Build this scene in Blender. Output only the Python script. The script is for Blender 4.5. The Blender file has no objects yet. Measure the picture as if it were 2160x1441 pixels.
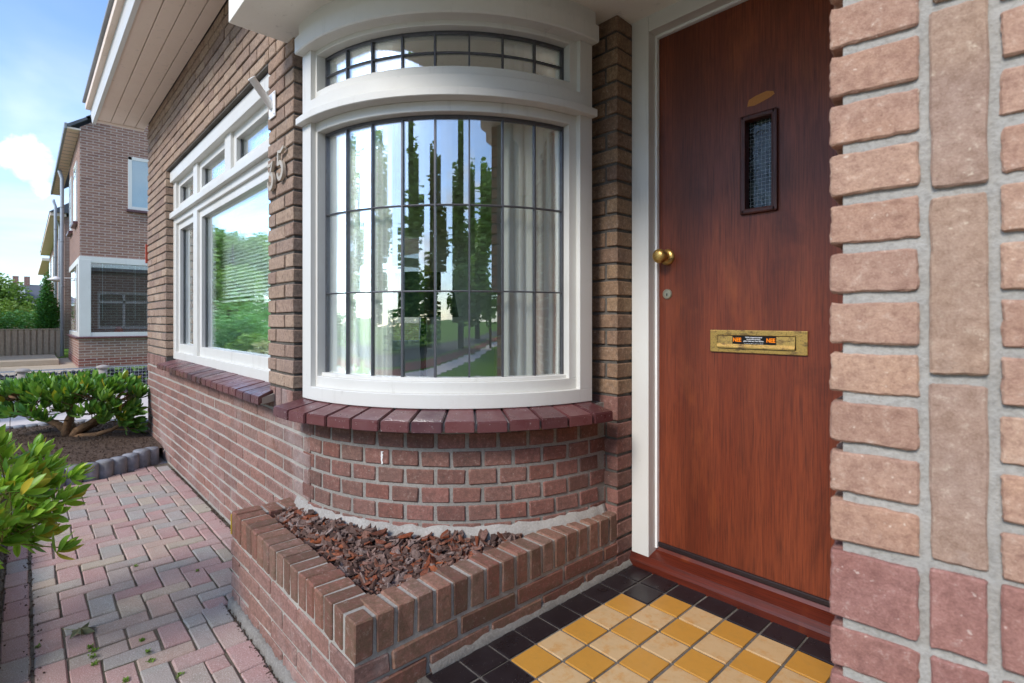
import bpy, bmesh, math, random
from mathutils import Vector, Matrix, noise
R = math.radians
PI = math.pi
random.seed(7)
scn = bpy.context.scene
COL = scn.collection

# ------------------------------------------------------------------ camera
FPX, YAW, HOR, CXP, HCAM = 1108.3, .748, 675.2, 1080., .949
cam_d = bpy.data.cameras.new('camera'); cam = bpy.data.objects.new('camera', cam_d); COL.objects.link(cam)
cam.location = (0, 0, HCAM)
cam.rotation_euler = (R(90), 0, PI/2-YAW)
cam_d.sensor_width = 36; cam_d.lens = FPX/2160*36
cam_d.shift_y = -(720.5-HOR)/2160
cam_d.clip_start = .05; cam_d.clip_end = 600
cam_d.dof.use_dof = True; cam_d.dof.focus_distance = 2.1; cam_d.dof.aperture_fstop = 6.5
scn.camera = cam

# ------------------------------------------------------------------ sky, sun, exposure
SUN_EL, SUN_AZ = R(38), R(-80)          # azimuth of the direction towards the sun, from +X towards +Y
scn.view_settings.view_transform = 'Standard'; scn.view_settings.look = 'None'
scn.view_settings.exposure = 1.32; scn.view_settings.gamma = 1
scn.view_settings.use_curve_mapping = False
w = bpy.data.worlds.new('World'); scn.world = w; w.use_nodes = True
nt = w.node_tree; N = nt.nodes; L = nt.links
for n in list(N): N.remove(n)
out = N.new('ShaderNodeOutputWorld'); bg = N.new('ShaderNodeBackground'); bg.inputs[1].default_value = .15
sky = N.new('ShaderNodeTexSky'); sky.sky_type = 'NISHITA'; sky.sun_disc = False
sky.sun_elevation = SUN_EL; sky.sun_rotation = PI/2-SUN_AZ; sky.air_density = 1.0; sky.dust_density = .5; sky.ozone_density = 1.4
tc = N.new('ShaderNodeTexCoord'); sep = N.new('ShaderNodeSeparateXYZ'); L.new(tc.outputs['Generated'], sep.inputs[0])
def wmath(op, a, b=None, clamp=False):
    n = N.new('ShaderNodeMath'); n.operation = op; n.use_clamp = clamp
    for i, v in enumerate((a, b)):
        if v is None: continue
        if isinstance(v, (int, float)): n.inputs[i].default_value = v
        else: L.new(v, n.inputs[i])
    return n.outputs[0]
zc = wmath('ADD', wmath('MAXIMUM', sep.outputs[2], 0.0), .16)
px_ = wmath('DIVIDE', sep.outputs[0], zc); py_ = wmath('DIVIDE', sep.outputs[1], zc)
cmb = N.new('ShaderNodeCombineXYZ'); L.new(px_, cmb.inputs[0]); L.new(py_, cmb.inputs[1])
def wnoise(scale, detail, rough, off, dist=0.):
    mp = N.new('ShaderNodeMapping'); mp.inputs[1].default_value = off; L.new(cmb.outputs[0], mp.inputs[0])
    n = N.new('ShaderNodeTexNoise'); n.inputs['Scale'].default_value = scale; n.inputs['Detail'].default_value = detail
    n.inputs['Roughness'].default_value = rough; n.inputs['Distortion'].default_value = dist
    L.new(mp.outputs[0], n.inputs['Vector']); return n.outputs[0]
def wramp(v, a, b):
    r = N.new('ShaderNodeMapRange'); r.interpolation_type = 'SMOOTHSTEP'; r.inputs[1].default_value = a; r.inputs[2].default_value = b; L.new(v, r.inputs[0]); return r.outputs[0]
def wblob(px, py, rad, wob):            # a cumulus cloud standing in one direction of the sky
    a = (px-CXP)/FPX; v = Vector((-math.cos(YAW)+math.sin(YAW)*a, math.sin(YAW)+math.cos(YAW)*a, (HOR-py)/FPX)).normalized()
    d = N.new('ShaderNodeVectorMath'); d.operation = 'DISTANCE'; nm = N.new('ShaderNodeVectorMath'); nm.operation = 'NORMALIZE'
    L.new(tc.outputs['Generated'], nm.inputs[0]); L.new(nm.outputs[0], d.inputs[0]); d.inputs[1].default_value = v
    nz = N.new('ShaderNodeTexNoise'); nz.inputs['Scale'].default_value = 16; nz.inputs['Detail'].default_value = 8; nz.inputs['Roughness'].default_value = .6
    L.new(nm.outputs[0], nz.inputs['Vector'])
    dd = wmath('ADD', d.outputs['Value'], wmath('MULTIPLY', wmath('SUBTRACT', nz.outputs[0], .5), wob))
    return wramp(wmath('SUBTRACT', rad, dd), -.006, .02)
big = wnoise(.55, 7, .56, (8.1, 4.4, 0), .3)
veil = wnoise(.9, 4, .5, (1.0, 9.0, 0), .8)
c_big = wmath('MULTIPLY', wramp(big, .50, .68), wramp(wmath('SUBTRACT', sep.outputs[0], sep.outputs[2]), -1.15, -.55))
c_veil = wmath('MULTIPLY', wramp(veil, .30, .75), .38)
blob = wmath('MAXIMUM', wblob(46, 322, .020, .085), wmath('MAXIMUM', wblob(84, 355, .024, .085), wblob(88, 398, .018, .085)))
low = wmath('MULTIPLY', wramp(sep.outputs[2], .20, -.02), .12)
fac = wmath('MAXIMUM', wmath('MAXIMUM', c_big, c_veil), wmath('MAXIMUM', blob, low), True)
shade = wnoise(1.3, 6, .6, (3.3, 7.1, 0), .2)
cr = N.new('ShaderNodeMix'); cr.data_type = 'RGBA'; cr.inputs[6].default_value = (2.9, 3.1, 3.5, 1); cr.inputs[7].default_value = (4.8, 4.8, 4.8, 1)
L.new(wramp(shade, .35, .65), cr.inputs[0])
mx = N.new('ShaderNodeMix'); mx.data_type = 'RGBA'; L.new(fac, mx.inputs[0]); sc_ = N.new('ShaderNodeVectorMath'); sc_.operation = 'MULTIPLY'; sc_.inputs[1].default_value = (.60, .71, .86); L.new(sky.outputs[0], sc_.inputs[0]); L.new(sc_.outputs[0], mx.inputs[6]); L.new(cr.outputs[2], mx.inputs[7])
L.new(mx.outputs[2], bg.inputs[0]); L.new(bg.outputs[0], out.inputs[0])
sd = bpy.data.lights.new('sun', 'SUN'); sd.energy = 1.3; sd.angle = R(18); sd.color = (1, .95, .88)
sun = bpy.data.objects.new('sun', sd); COL.objects.link(sun)
sv = Vector((math.cos(SUN_EL)*math.cos(SUN_AZ), math.cos(SUN_EL)*math.sin(SUN_AZ), math.sin(SUN_EL)))
sun.rotation_euler = sv.to_track_quat('Z', 'Y').to_euler(); sun.location = (3, -6, 8)
scn.cycles.max_bounces = 8; scn.cycles.transparent_max_bounces = 16; scn.cycles.use_denoising = True
scn.cycles.diffuse_bounces = 4; scn.cycles.glossy_bounces = 4; scn.cycles.caustics_reflective = False; scn.cycles.caustics_refractive = False

# ------------------------------------------------------------------ pixel helpers (to measure places, never to paint)
def ray(px, py):
    a = (px-CXP)/FPX
    return Vector((-math.cos(YAW)+math.sin(YAW)*a, math.sin(YAW)+math.cos(YAW)*a, (HOR-py)/FPX))
CP = Vector((0, 0, HCAM))
def onz(px, py, z): v = ray(px, py); return CP+v*((z-HCAM)/v.z)
def ony(px, py, y): v = ray(px, py); return CP+v*(y/v.y)
def onx(px, py, x): v = ray(px, py); return CP+v*(x/v.x)
def toscreen(p):
    q = Vector(p)-CP; D = -q.x*math.cos(YAW)+q.y*math.sin(YAW)
    return (CXP+FPX*(q.x*math.sin(YAW)+q.y*math.cos(YAW))/D, HOR-FPX*q.z/D, D) if D > .05 else (0, 0, -1)

# ------------------------------------------------------------------ materials
def srgb(h):
    h = h.lstrip('#'); c = [int(h[i:i+2], 16)/255 for i in (0, 2, 4)]
    return tuple(((v+.055)/1.055)**2.4 if v > .04045 else v/12.92 for v in c)+(1,)
class Mat:
    def __init__(s, name, rough=.8, spec=.3):
        s.m = bpy.data.materials.new(name); s.m.use_nodes = True; s.t = s.m.node_tree; s.N = s.t.nodes; s.L = s.t.links
        s.b = s.N['Principled BSDF']; s.b.inputs['Roughness'].default_value = rough; s.b.inputs['Specular IOR Level'].default_value = spec
        tcn = s.N.new('ShaderNodeTexCoord'); oi = s.N.new('ShaderNodeObjectInfo'); at = s.N.new('ShaderNodeAttribute'); at.attribute_name = 'rnd'
        s.at = at
        s.rnd = s.math('FRACT', s.math('ADD', oi.outputs['Random'], at.outputs['Fac']))
        off = s.math('MULTIPLY', s.rnd, 57.3)
        va = s.N.new('ShaderNodeVectorMath'); va.operation = 'ADD'; s.L.new(tcn.outputs['Object'], va.inputs[0])
        cx = s.N.new('ShaderNodeCombineXYZ')
        for i in range(3): s.L.new(off, cx.inputs[i])
        s.L.new(cx.outputs[0], va.inputs[1]); s.co = va.outputs[0]; s.obj = tcn.outputs['Object']; s.pos = s.N.new('ShaderNodeNewGeometry').outputs['Position']
    def math(s, op, a, b=None, clamp=False):
        n = s.N.new('ShaderNodeMath'); n.operation = op; n.use_clamp = clamp
        for i, v in enumerate((a, b)):
            if v is None: continue
            if isinstance(v, (int, float)): n.inputs[i].default_value = v
            else: s.L.new(v, n.inputs[i])
        return n.outputs[0]
    def noise(s, scale, detail=4, rough=.55, stretch=None, co=None, dist=0):
        co = co or s.co
        if stretch:
            mp = s.N.new('ShaderNodeMapping'); mp.inputs['Scale'].default_value = stretch; s.L.new(co, mp.inputs[0]); co = mp.outputs[0]
        n = s.N.new('ShaderNodeTexNoise'); n.inputs['Scale'].default_value = scale; n.inputs['Detail'].default_value = detail; n.inputs['Roughness'].default_value = rough
        n.inputs['Distortion'].default_value = dist
        s.L.new(co, n.inputs['Vector']); return n.outputs[0]
    def ramp(s, v, stops, interp='LINEAR'):
        r = s.N.new('ShaderNodeValToRGB'); r.color_ramp.interpolation = interp; e = r.color_ramp.elements
        while len(e) < len(stops): e.new(.5)
        for el, (p, c) in zip(e, stops): el.position = p; el.color = c if len(c) == 4 else (*c, 1)
        s.L.new(v, r.inputs[0]); return r.outputs[0]
    def mix(s, f, a, b, mode='MIX'):
        n = s.N.new('ShaderNodeMix'); n.data_type = 'RGBA'; n.blend_type = mode
        for sock, v in ((0, f), (6, a), (7, b)):
            if isinstance(v, (int, float, tuple)): n.inputs[sock].default_value = v
            else: s.L.new(v, n.inputs[sock])
        return n.outputs[2]
    def rng(s, v, a, b, c=0., d=1.):
        n = s.N.new('ShaderNodeMapRange'); n.inputs[1].default_value = a; n.inputs[2].default_value = b; n.inputs[3].default_value = c; n.inputs[4].default_value = d
        s.L.new(v, n.inputs[0]); return n.outputs[0]
    def color(s, c):
        if isinstance(c, tuple): s.b.inputs['Base Color'].default_value = c
        else: s.L.new(c, s.b.inputs['Base Color'])
        return s
    def rough(s, v): s.L.new(v, s.b.inputs['Roughness'])
    def bump(s, h, strength=.5, dist=.002):
        n = s.N.new('ShaderNodeBump'); n.inputs['Strength'].default_value = strength; n.inputs['Distance'].default_value = dist
        s.L.new(h, n.inputs['Height']); s.L.new(n.outputs[0], s.b.inputs['Normal']); return s

def brick_mat(name, cols, fleck='#cfc4b4', fleck_amt=.35, mottle=.45, dirt='#4a423c', dirt_amt=.25, bump=.5, grain=260, efflo=0., rough=.9):
    m = Mat(name, rough, .2)
    st = [(i/(len(cols)-1), srgb(c)) for i, c in enumerate(cols)]
    base = m.ramp(m.rnd, st)
    n1 = m.noise(9, 5, .6); n2 = m.noise(38, 5, .65); n3 = m.noise(grain, 3, .6)
    alt = m.ramp(m.noise(6, 3), [(.3, srgb(cols[0])), (.5, srgb(cols[len(cols)//2])), (.7, srgb(cols[-1]))])
    c = m.mix(mottle, base, alt)
    c = m.mix(m.rng(n2, .35, .75, 0, dirt_amt), c, srgb(dirt))
    c = m.mix(m.rng(m.noise(1.6, 6, .65, co=m.pos), .50, .72, 0, .35), c, srgb(dirt))
    c = m.mix(m.rng(m.noise(7, 6, .7, co=m.pos), .62, .74, 0, .3), c, srgb('#b9b0a8'))
    n4 = m.noise(75, 6, .78); c = m.mix(m.rng(n4, .52, .36, 0, .5), c, srgb(dirt)); c = m.mix(m.rng(n4, .56, .72, 0, .35), c, srgb(fleck))
    c = m.mix(m.rng(n3, .3, .7, -.2, .3), c, (1, 1, 1, 1), 'SOFT_LIGHT')
    c = m.mix(m.rng(n3, .40, .25, 0, .35), c, srgb(dirt))
    c = m.mix(m.rng(m.noise(120, 2, .5), .70, .76, 0, fleck_amt), c, srgb(fleck))
    if efflo: c = m.mix(m.rng(m.noise(2.1, 8, .72, co=m.pos), .52, .70, 0, efflo), c, srgb('#cdc6c2'))
    m.color(c)
    h = m.math('ADD', m.math('MULTIPLY', n2, .9), m.math('ADD', m.math('MULTIPLY', n3, .35), m.math('MULTIPLY', n4, .5)))
    m.bump(m.math('ADD', h, m.math('MULTIPLY', n1, .8)), bump, .004)
    return m.m
M = {}
M['buff'] = brick_mat('brown_facing_brick', ['#927a6a', '#b0957e', '#a08670', '#baa088', '#947c6e', '#ac8e76', '#886e60', '#b29680'], dirt_amt=.25, mottle=.3)
M['ochre'] = brick_mat('ochre_facing_brick', ['#8e7056', '#a08062', '#866a58', '#a88a68', '#8e705a'], dirt_amt=.35)
M['red'] = brick_mat('red_plinth_brick', ['#885a50', '#94645a', '#745048', '#9c6a60', '#806056', '#8c564a', '#6c4c44', '#986c60'], dirt_amt=.35, fleck_amt=.4, mottle=.22)
M['redpale'] = brick_mat('weathered_red_brick', ['#8c675e', '#987268', '#806058', '#a27a6e', '#8a6c62', '#94695c', '#785850', '#9c7466'], dirt_amt=.25, efflo=.28, mottle=.22)
M['planter'] = brick_mat('mossy_planter_brick', ['#84564c', '#925e50', '#725048', '#9a6c5c', '#7c5c50', '#885046', '#68463e', '#8e6c60'], dirt='#57503c', dirt_amt=.6, fleck_amt=.3, mottle=.22)
M['pier_red'] = brick_mat('pier_red_brick', ['#9e7064', '#ac7e6e', '#a0746a', '#946458'], fleck='#e6d4c4', fleck_amt=.5, dirt='#6d4a42', dirt_amt=.3, bump=.55, grain=420, mottle=.6)
M['pier_pink'] = brick_mat('pier_pink_brick', ['#ae8c78', '#bd9a82', '#9c7c6a', '#b4907a', '#c4a488', '#9a7864', '#ba9074'], fleck='#ecdcc8', fleck_amt=.5, dirt='#775448', dirt_amt=.3, bump=.55, grain=420, mottle=.6)
M['pier_buff'] = brick_mat('pier_buff_brick', ['#aa8c78', '#ba9e80', '#a48a7a', '#b09278'], fleck='#eadac0', fleck_amt=.4, dirt='#7b604e', dirt_amt=.4, bump=.55, grain=420, mottle=.6)

def mortar_mat(name, c1, c2, c3, efflo=.0):
    m = Mat(name, .95, .1)
    n1 = m.noise(5, 6, .65, co=m.obj); n2 = m.noise(140, 4, .7, co=m.obj)
    c = m.mix(m.rng(n1, .3, .7), srgb(c1), srgb(c2)); c = m.mix(m.rng(n2, .45, .75, 0, .6), c, srgb(c3))
    m.color(c); m.bump(m.math('ADD', n2, m.noise(35, 3, .6, co=m.obj)), .5, .004); return m.m
M['mortar'] = mortar_mat('grey_mortar', '#98938b', '#b8b2a8', '#78736b')
M['mortar_mid'] = mortar_mat('mid_grey_mortar', '#8a857e', '#a39d95', '#66615b')
M['mortar_dark'] = mortar_mat('dark_mortar', '#55504a', '#736d66', '#3a3632')
M['mortar_pier'] = mortar_mat('light_pier_mortar', '#98948c', '#b3aea5', '#78746c')
M['skim'] = mortar_mat('whitish_cement_render', '#aca79f', '#837d76', '#c4bfb9')
M['footing'] = mortar_mat('grey_cement_footing', '#8b8780', '#77726b', '#a8a49d')

def paint_mat(name, col, rough=.38, dirt='#c9c4bc', amt=.25, spec=.4):
    m = Mat(name, rough, spec)
    n1 = m.noise(1.7, 5, .6, co=m.obj); n2 = m.noise(60, 4, .6, co=m.obj)
    c = m.mix(m.rng(n1, .4, .75, 0, amt), srgb(col), srgb(dirt)); c = m.mix(m.rng(n2, .66, .8, 0, .35), c, srgb('#a8a49c'))
    st = m.noise(26, 5, .65, (1, 1, .12), m.obj); c = m.mix(m.rng(st, .60, .78, 0, amt*.9), c, srgb('#8f897e')); m.rough(m.rng(n1, .3, .7, rough-.08, rough+.15))
    m.color(c); m.bump(m.math('ADD', m.noise(45, 3, .5, stretch=(1, 1, .15), co=m.obj), n2), .2, .002); return m.m
M['white'] = paint_mat('white_gloss_paint', '#d8d6cf', .38, '#b9b2a6', .35)
M['soffit'] = paint_mat('cream_soffit_paint', '#ecd8c6', .6, '#dcc4b0', .5)
M['canopy'] = paint_mat('white_canopy_render', '#f0ebe0', .8, '#ddd6c8', .5, .2)
M['plastic'] = paint_mat('white_plastic', '#eeeeec', .35)
M['zinc'] = paint_mat('grey_zinc', '#8d9296', .5, '#777c80', .6)
M['pvc_grey'] = paint_mat('grey_downpipe', '#b4bcc4', .45, '#a0a8b0', .4)

def simple(name, col, rough=.7, spec=.3, metal=0, n=30, amt=.3, col2=None, bump=.2, bd=.002):
    m = Mat(name, rough, spec); m.b.inputs['Metallic'].default_value = metal
    nz = m.noise(n, 5, .6)
    m.color(m.mix(m.rng(nz, .3, .7, 0, amt), srgb(col), srgb(col2 or '#000000'))); m.bump(nz, bump, bd); return m.m
M['lead'] = simple('lead_came', '#55555a', .45, .5, .5, 80, .3, '#7a7a7c')
M['sill'] = None
m = Mat('glazed_maroon_sill_tile', .32, .5)
c = m.ramp(m.rnd, [(0, srgb('#4d2a2c')), (.3, srgb('#5e3536')), (.55, srgb('#6a3c3b')), (.8, srgb('#573033')), (1, srgb('#452830'))])
c = m.mix(m.rng(m.noise(14, 4), .4, .8, 0, .45), c, srgb('#7a5654'))
c = m.mix(m.rng(m.noise(170, 2, .5), .70, .74, 0, .8), c, srgb('#cfc8c4'))
m.color(c); m.rough(m.rng(m.noise(20, 4), .3, .7, .22, .5)); m.bump(m.noise(90, 3), .1, .002); M['sill'] = m.m
m = Mat('grout_line', .9, .1); m.color(srgb('#a8a296')); M['grout'] = m.m
# wood of the front door: vertical grain
def wood(name, c1, c2, c3, vert=True, rough=.33):
    m = Mat(name, rough, .45)
    st = (1, 1, .035) if vert else (.035, 1, 1)
    g1 = m.noise(190, 6, .65, st, m.obj, .3); g2 = m.noise(9, 5, .6, (1, 1, .16) if vert else (.16, 1, 1), m.obj, .5); g3 = m.noise(330, 3, .6, (1, 1, .02) if vert else (.02, 1, 1), m.obj)
    c = m.mix(m.rng(g2, .3, .7), srgb(c1), srgb(c2)); c = m.mix(m.rng(g1, .42, .68, 0, .75), c, srgb(c3))
    c = m.mix(m.rng(g3, .55, .72, 0, .55), c, srgb(c3))
    c = m.mix(m.rng(m.noise(4.5, 4, .6, (1, 1, .06) if vert else (.06, 1, 1), m.obj), .5, .68, 0, .5), c, srgb(c3))
    blot = m.noise(3.2, 5, .6, (1.6, 1, .8), m.obj, .6)
    c = m.mix(m.math('MULTIPLY', m.rng(blot, .54, .70, 0, .32), m.rng(m.noise(24, 5, .65, (1, 1, .2), m.obj), .4, .6)), c, srgb('#a85a2c')); c = m.mix(m.rng(blot, .42, .28, 0, .5), c, srgb('#3a150c'))
    m.color(c); m.rough(m.rng(g1, .3, .7, rough, rough+.14)); m.bump(m.math('ADD', g1, g3), .16, .0015); return m.m
M['wood'] = wood('red_mahogany_veneer', '#8c4428', '#70301c', '#451d10')
M['wood_dark'] = wood('dark_mahogany_moulding', '#5a2312', '#481a0e', '#2a0f08')
M['wood_h'] = wood('mahogany_threshold', '#6e2d1c', '#561f12', '#33120b', False, .28)
M['rawwood'] = simple('bare_wood_patch', '#c98a52', .9, .1, 0, 300, .4, '#9a6034', .6)
M['strip'] = simple('black_weather_strip', '#241a1a', .4, .5, 0, 60, .3, '#3c3030')
m = Mat('aged_brass', .36, .5); m.b.inputs['Metallic'].default_value = .85
n1 = m.noise(25, 6, .7, (1, 1, 2.2), m.obj); n2 = m.noise(330, 3, .6, None, m.obj)
c = m.mix(m.rng(n1, .50, .62, 0, .8), srgb('#d0a860'), srgb('#6b5540')); c = m.mix(m.rng(n2, .58, .66, 0, .8), c, srgb('#4d3c28'))
m.color(c); m.rough(m.rng(n1, .3, .7, .26, .5)); m.bump(n2, .2, .001); M['brass'] = m.m
M['nickel'] = simple('dull_nickel', '#b5ad98', .35, .5, .8, 60, .2, '#80786a')
M['black'] = simple('black_film', '#0c0b0c', .4, .3, 0, 30, 0)
M['orange_ink'] = simple('orange_print', '#ff8a14', .5, .2, 0, 30, 0)
M['white_ink'] = simple('white_print', '#f0f0f0', .5, .2, 0, 30, 0)
M['digit'] = simple('patinated_bronze_digit', '#c0b4a2', .5, .4, .2, 60, .4, '#978a78')
# porch tiles
def tile_mat(name, c1, c2, rough, mott, vein=0):
    m = Mat(name, rough, .45)
    n = m.noise(14, 5, .6)
    c = m.mix(m.rng(n, .3, .7, 0, mott), srgb(c1), srgb(c2))
    c = m.mix(m.rng(m.rnd, 0, 1, 0, .35), c, srgb(c2)); c = m.mix(m.rng(m.noise(30, 6, .7), .5, .75, 0, .25), c, srgb('#8a7448' if vein or 'yellow' in name else '#3a3436'))
    if vein:
        v = m.noise(26, 8, .75, (1, 1, 1), None, .3)
        c = m.mix(m.rng(v, .50, .66, 0, .75), c, srgb('#c4883a')); c = m.mix(m.rng(m.noise(220, 3, .6), .55, .75, 0, .3), c, srgb('#c89c60'))
    c = m.mix(m.rng(m.noise(260, 2, .5), .72, .75, 0, .5), c, srgb('#b8b0a4'))
    m.color(c); m.rough(m.rng(n, .3, .7, rough-.06, rough+.12)); m.bump(m.noise(60, 3), .06, .002); return m.m
M['tile_black'] = tile_mat('black_quarry_tile', '#1e191b', '#2c2427', .30, .6)
M['tile_yellow'] = tile_mat('ochre_yellow_tile', '#c8913f', '#be8737', .34, .6)
M['tile_cream'] = tile_mat('mottled_cream_tile', '#cfb084', '#c8a474', .4, .6, 1)
M['tile_grout'] = mortar_mat('tile_grout', '#55504b', '#847e76', '#2f2b2b')
# paving
def paver_mat():
    m = Mat('concrete_paver', .92, .15)
    c = m.ramp(m.rnd, [(0, srgb('#a87a76')), (.16, srgb('#9c9084')), (.30, srgb('#ac827e')), (.42, srgb('#8c8a82')), (.52, srgb('#ae9280')), (.62, srgb('#a47672')), (.74, srgb('#949690')), (.84, srgb('#b09086')), (.93, srgb('#aa9e86'))], 'CONSTANT')
    alt = m.mix(m.rng(m.noise(5, 3), .35, .65), srgb('#a47a74'), srgb('#989288'))
    c = m.mix(.35, c, alt)
    g = m.noise(300, 4, .75); c = m.mix(m.rng(g, .53, .72, 0, .8), c, srgb('#dcd6d0')); c = m.mix(m.rng(g, .46, .28, 0, .8), c, srgb('#4c4642'))
    c = m.mix(m.rng(m.noise(3, 5, .6, co=m.obj), .5, .8, 0, .4), c, srgb('#6c6558'))
    c = m.mix(m.rng(m.noise(22, 4, .6), .55, .8, 0, .35), c, srgb('#6a645c'))
    c = m.mix(.10, c, (.78, .68, .58, 1)); m.color(c); m.bump(m.math('ADD', g, m.math('MULTIPLY', m.noise(60, 4), .7)), .6, .003); return m.m
M['paver'] = paver_mat()
def soil_mat(name, a, b, c_, sc=60, bs=1., bd=.02):
    m = Mat(name, 1, .05); n = m.noise(sc, 8, .75, co=m.obj); n0 = m.noise(3, 4, .6, co=m.obj)
    c = m.mix(m.rng(n, .35, .65), srgb(a), srgb(b)); c = m.mix(m.rng(n0, .4, .7, 0, .5), c, srgb(c_)); m.color(c); m.bump(n, bs, bd); return m.m
M['soil'] = soil_mat('dark_garden_soil', '#4d4038', '#7b6a5e', '#665448')
M['sand'] = soil_mat('sandy_joint_soil', '#5c5349', '#82776b', '#4c4a36', 160, .7, .006)
M['bark'] = simple('bark_chip', '#6b4a3c', .9, .15, 0, 90, .6, '#3e2c26', .8, .004)
m = Mat('mixed_bark_chips', .88, .15)
c = m.ramp(m.rnd, [(0, srgb('#5e4a42')), (.2, srgb('#7e665c')), (.4, srgb('#9c8a82')), (.52, srgb('#8a4a30')), (.62, srgb('#4a3a34')), (.8, srgb('#74594e')), (.9, srgb('#9c5634')), (1, srgb('#8c766c'))])
g = m.noise(120, 5, .7, (1, 1, 1)); c = m.mix(m.rng(g, .35, .6, .55, 0), c, srgb('#2a201e')); m.color(c); m.bump(g, .8, .004); M['chips'] = m.m
M['stone_edge'] = simple('grey_stone_edging', '#6a6a64', .95, .1, 0, 40, .6, '#4a4c42', 1., .01)
m = Mat('blue_grey_concrete', .9, .15); n1 = m.noise(18, 6, .7); g = m.noise(260, 3, .6)
c = m.mix(m.rng(n1, .3, .7), srgb('#6e747c'), srgb('#98969a')); c = m.mix(m.rng(g, .5, .8, 0, .5), c, srgb('#a8a49c')); c = m.mix(m.rng(m.noise(6, 4), .5, .75, 0, .6), c, srgb('#6e6650'))
m.color(c); m.bump(m.math('ADD', g, n1), .6, .004); M['palisade'] = m.m
M['branch'] = simple('brown_branch_bark', '#8a6c52', .95, .1, 0, 50, .7, '#594636', .9, .006)
M['stem'] = simple('green_brown_stem', '#8a8148', .8, .2, 0, 50, .4, '#5e5430')
M['trunk'] = simple('tree_bark', '#5e5044', .95, .1, 0, 20, .6, '#3a3028', 1, .02)
def leaf_mat(name, cols, rough=.35, trans=.25):
    m = Mat(name, rough, .5)
    c = m.ramp(m.rnd, [(i/(len(cols)-1), srgb(c)) for i, c in enumerate(cols)])
    c = m.mix(m.rng(m.noise(12, 3), .35, .65, 0, .5), c, srgb(cols[len(cols)//2])); m.color(c)
    tr = m.N.new('ShaderNodeBsdfTranslucent'); hs = m.mix(.5, c, srgb('#8fbf20')); m.L.new(hs, tr.inputs[0])
    ms = m.N.new('ShaderNodeMixShader'); ms.inputs[0].default_value = trans
    m.L.new(m.b.outputs[0], ms.inputs[1]); m.L.new(tr.outputs[0], ms.inputs[2]); m.L.new(ms.outputs[0], m.N['Material Output'].inputs[0]); return m.m
M['leaf_dark'] = leaf_mat('glossy_rhododendron_leaf', ['#35582a', '#3f6e34', '#4f7e36', '#669438', '#86a840', '#4a7a48', '#98ac48'], .3)
M['leaf_light'] = leaf_mat('bright_skimmia_leaf', ['#5f9038', '#78aa3e', '#90bb40', '#a4c648', '#6a9c42', '#bccc4c', '#82b648'], .33, .35)
M['leaf_yellow'] = leaf_mat('yellowing_leaf', ['#b9a83a', '#c8b03c', '#a8a038'], .4, .35)
M['leaf_dead'] = leaf_mat('dry_brown_leaf', ['#9c6a3a', '#8a5c34', '#a87c48'], .6, .2)
M['leaf_tree'] = leaf_mat('tree_foliage', ['#566e3a', '#667f42', '#78924a', '#8aa250', '#5e7544'], .6, .3)
M['leaf_pale'] = leaf_mat('pale_green_foliage', ['#7a9a48', '#8fae58', '#6e9440', '#a3b864'], .6, .3)
M['leaf_cyp'] = leaf_mat('cypress_foliage', ['#3f8430', '#52993a', '#34702c', '#66aa40'], .6, .25)
M['leaf_hedge'] = leaf_mat('hedge_foliage', ['#3c7040', '#528e4c', '#70a85c', '#80b466', '#386440'], .5, .25)
M['leaf_autumn'] = leaf_mat('coppery_foliage', ['#6a5a28', '#7a5a24', '#56602a', '#84682c'], .6, .3)
M['petal'] = leaf_mat('cream_hydrangea_petal', ['#c8c890', '#d6c8a4', '#bcc07c', '#d8cbb0'], .7, .3)
M['moss'] = leaf_mat('bright_moss', ['#5c7a26', '#6e8c2a', '#48641e'], .8, .2)
M['grass'] = soil_mat('mown_grass', '#4a6a28', '#6d8a38', '#5a7430', 40, .6, .03)
M['asphalt'] = soil_mat('worn_asphalt', '#54524f', '#6a6865', '#5c5a56', 90, .3, .004)
M['redpath'] = soil_mat('red_cycle_path', '#7d4a40', '#8d5a4e', '#74483e', 90, .3, .004)
# glass
def glass_mat(name, k, tint=(1, 1, 1, 1), wav=0., grid=False):
    m = Mat(name, .0, .5)
    fr = m.N.new('ShaderNodeFresnel'); fr.inputs[0].default_value = 1.5
    gl = m.N.new('ShaderNodeBsdfGlossy'); gl.inputs['Roughness'].default_value = .0; gl.inputs['Color'].default_value = (.96, .98, 1, 1)
    tp = m.N.new('ShaderNodeBsdfTransparent'); tp.inputs[0].default_value = tint
    if wav:
        bp = m.N.new('ShaderNodeBump'); bp.inputs['Strength'].default_value = 1; bp.inputs['Distance'].default_value = wav
        m.L.new(m.noise(9, 2, .5, (1, 1, .12)), bp.inputs['Height']); m.L.new(bp.outputs[0], gl.inputs['Normal']); m.L.new(bp.outputs[0], fr.inputs['Normal'])
    f = m.math('MULTIPLY', fr.outputs[0], k, True)
    g0 = m.N.new('ShaderNodeBsdfTransparent'); g0.inputs[0].default_value = (0, 0, 0, 1)
    ms = m.N.new('ShaderNodeMixShader'); m.L.new(f, ms.inputs[0]); m.L.new(g0.outputs[0], ms.inputs[1]); m.L.new(gl.outputs[0], ms.inputs[2])
    mt = m.N.new('ShaderNodeMixShader'); m.L.new(m.math('MULTIPLY', f, .45), mt.inputs[0]); m.L.new(tp.outputs[0], mt.inputs[1]); m.L.new(g0.outputs[0], mt.inputs[2])
    ad = m.N.new('ShaderNodeAddShader'); m.L.new(ms.outputs[0], ad.inputs[0]); m.L.new(mt.outputs[0], ad.inputs[1]); ms = ad
    m.L.new(ms.outputs[0], m.N['Material Output'].inputs[0]); return m.m
M['glass_bow'] = glass_mat('curved_window_glass', 5.2, (.95, .97, .95, 1), .0006)
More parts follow.
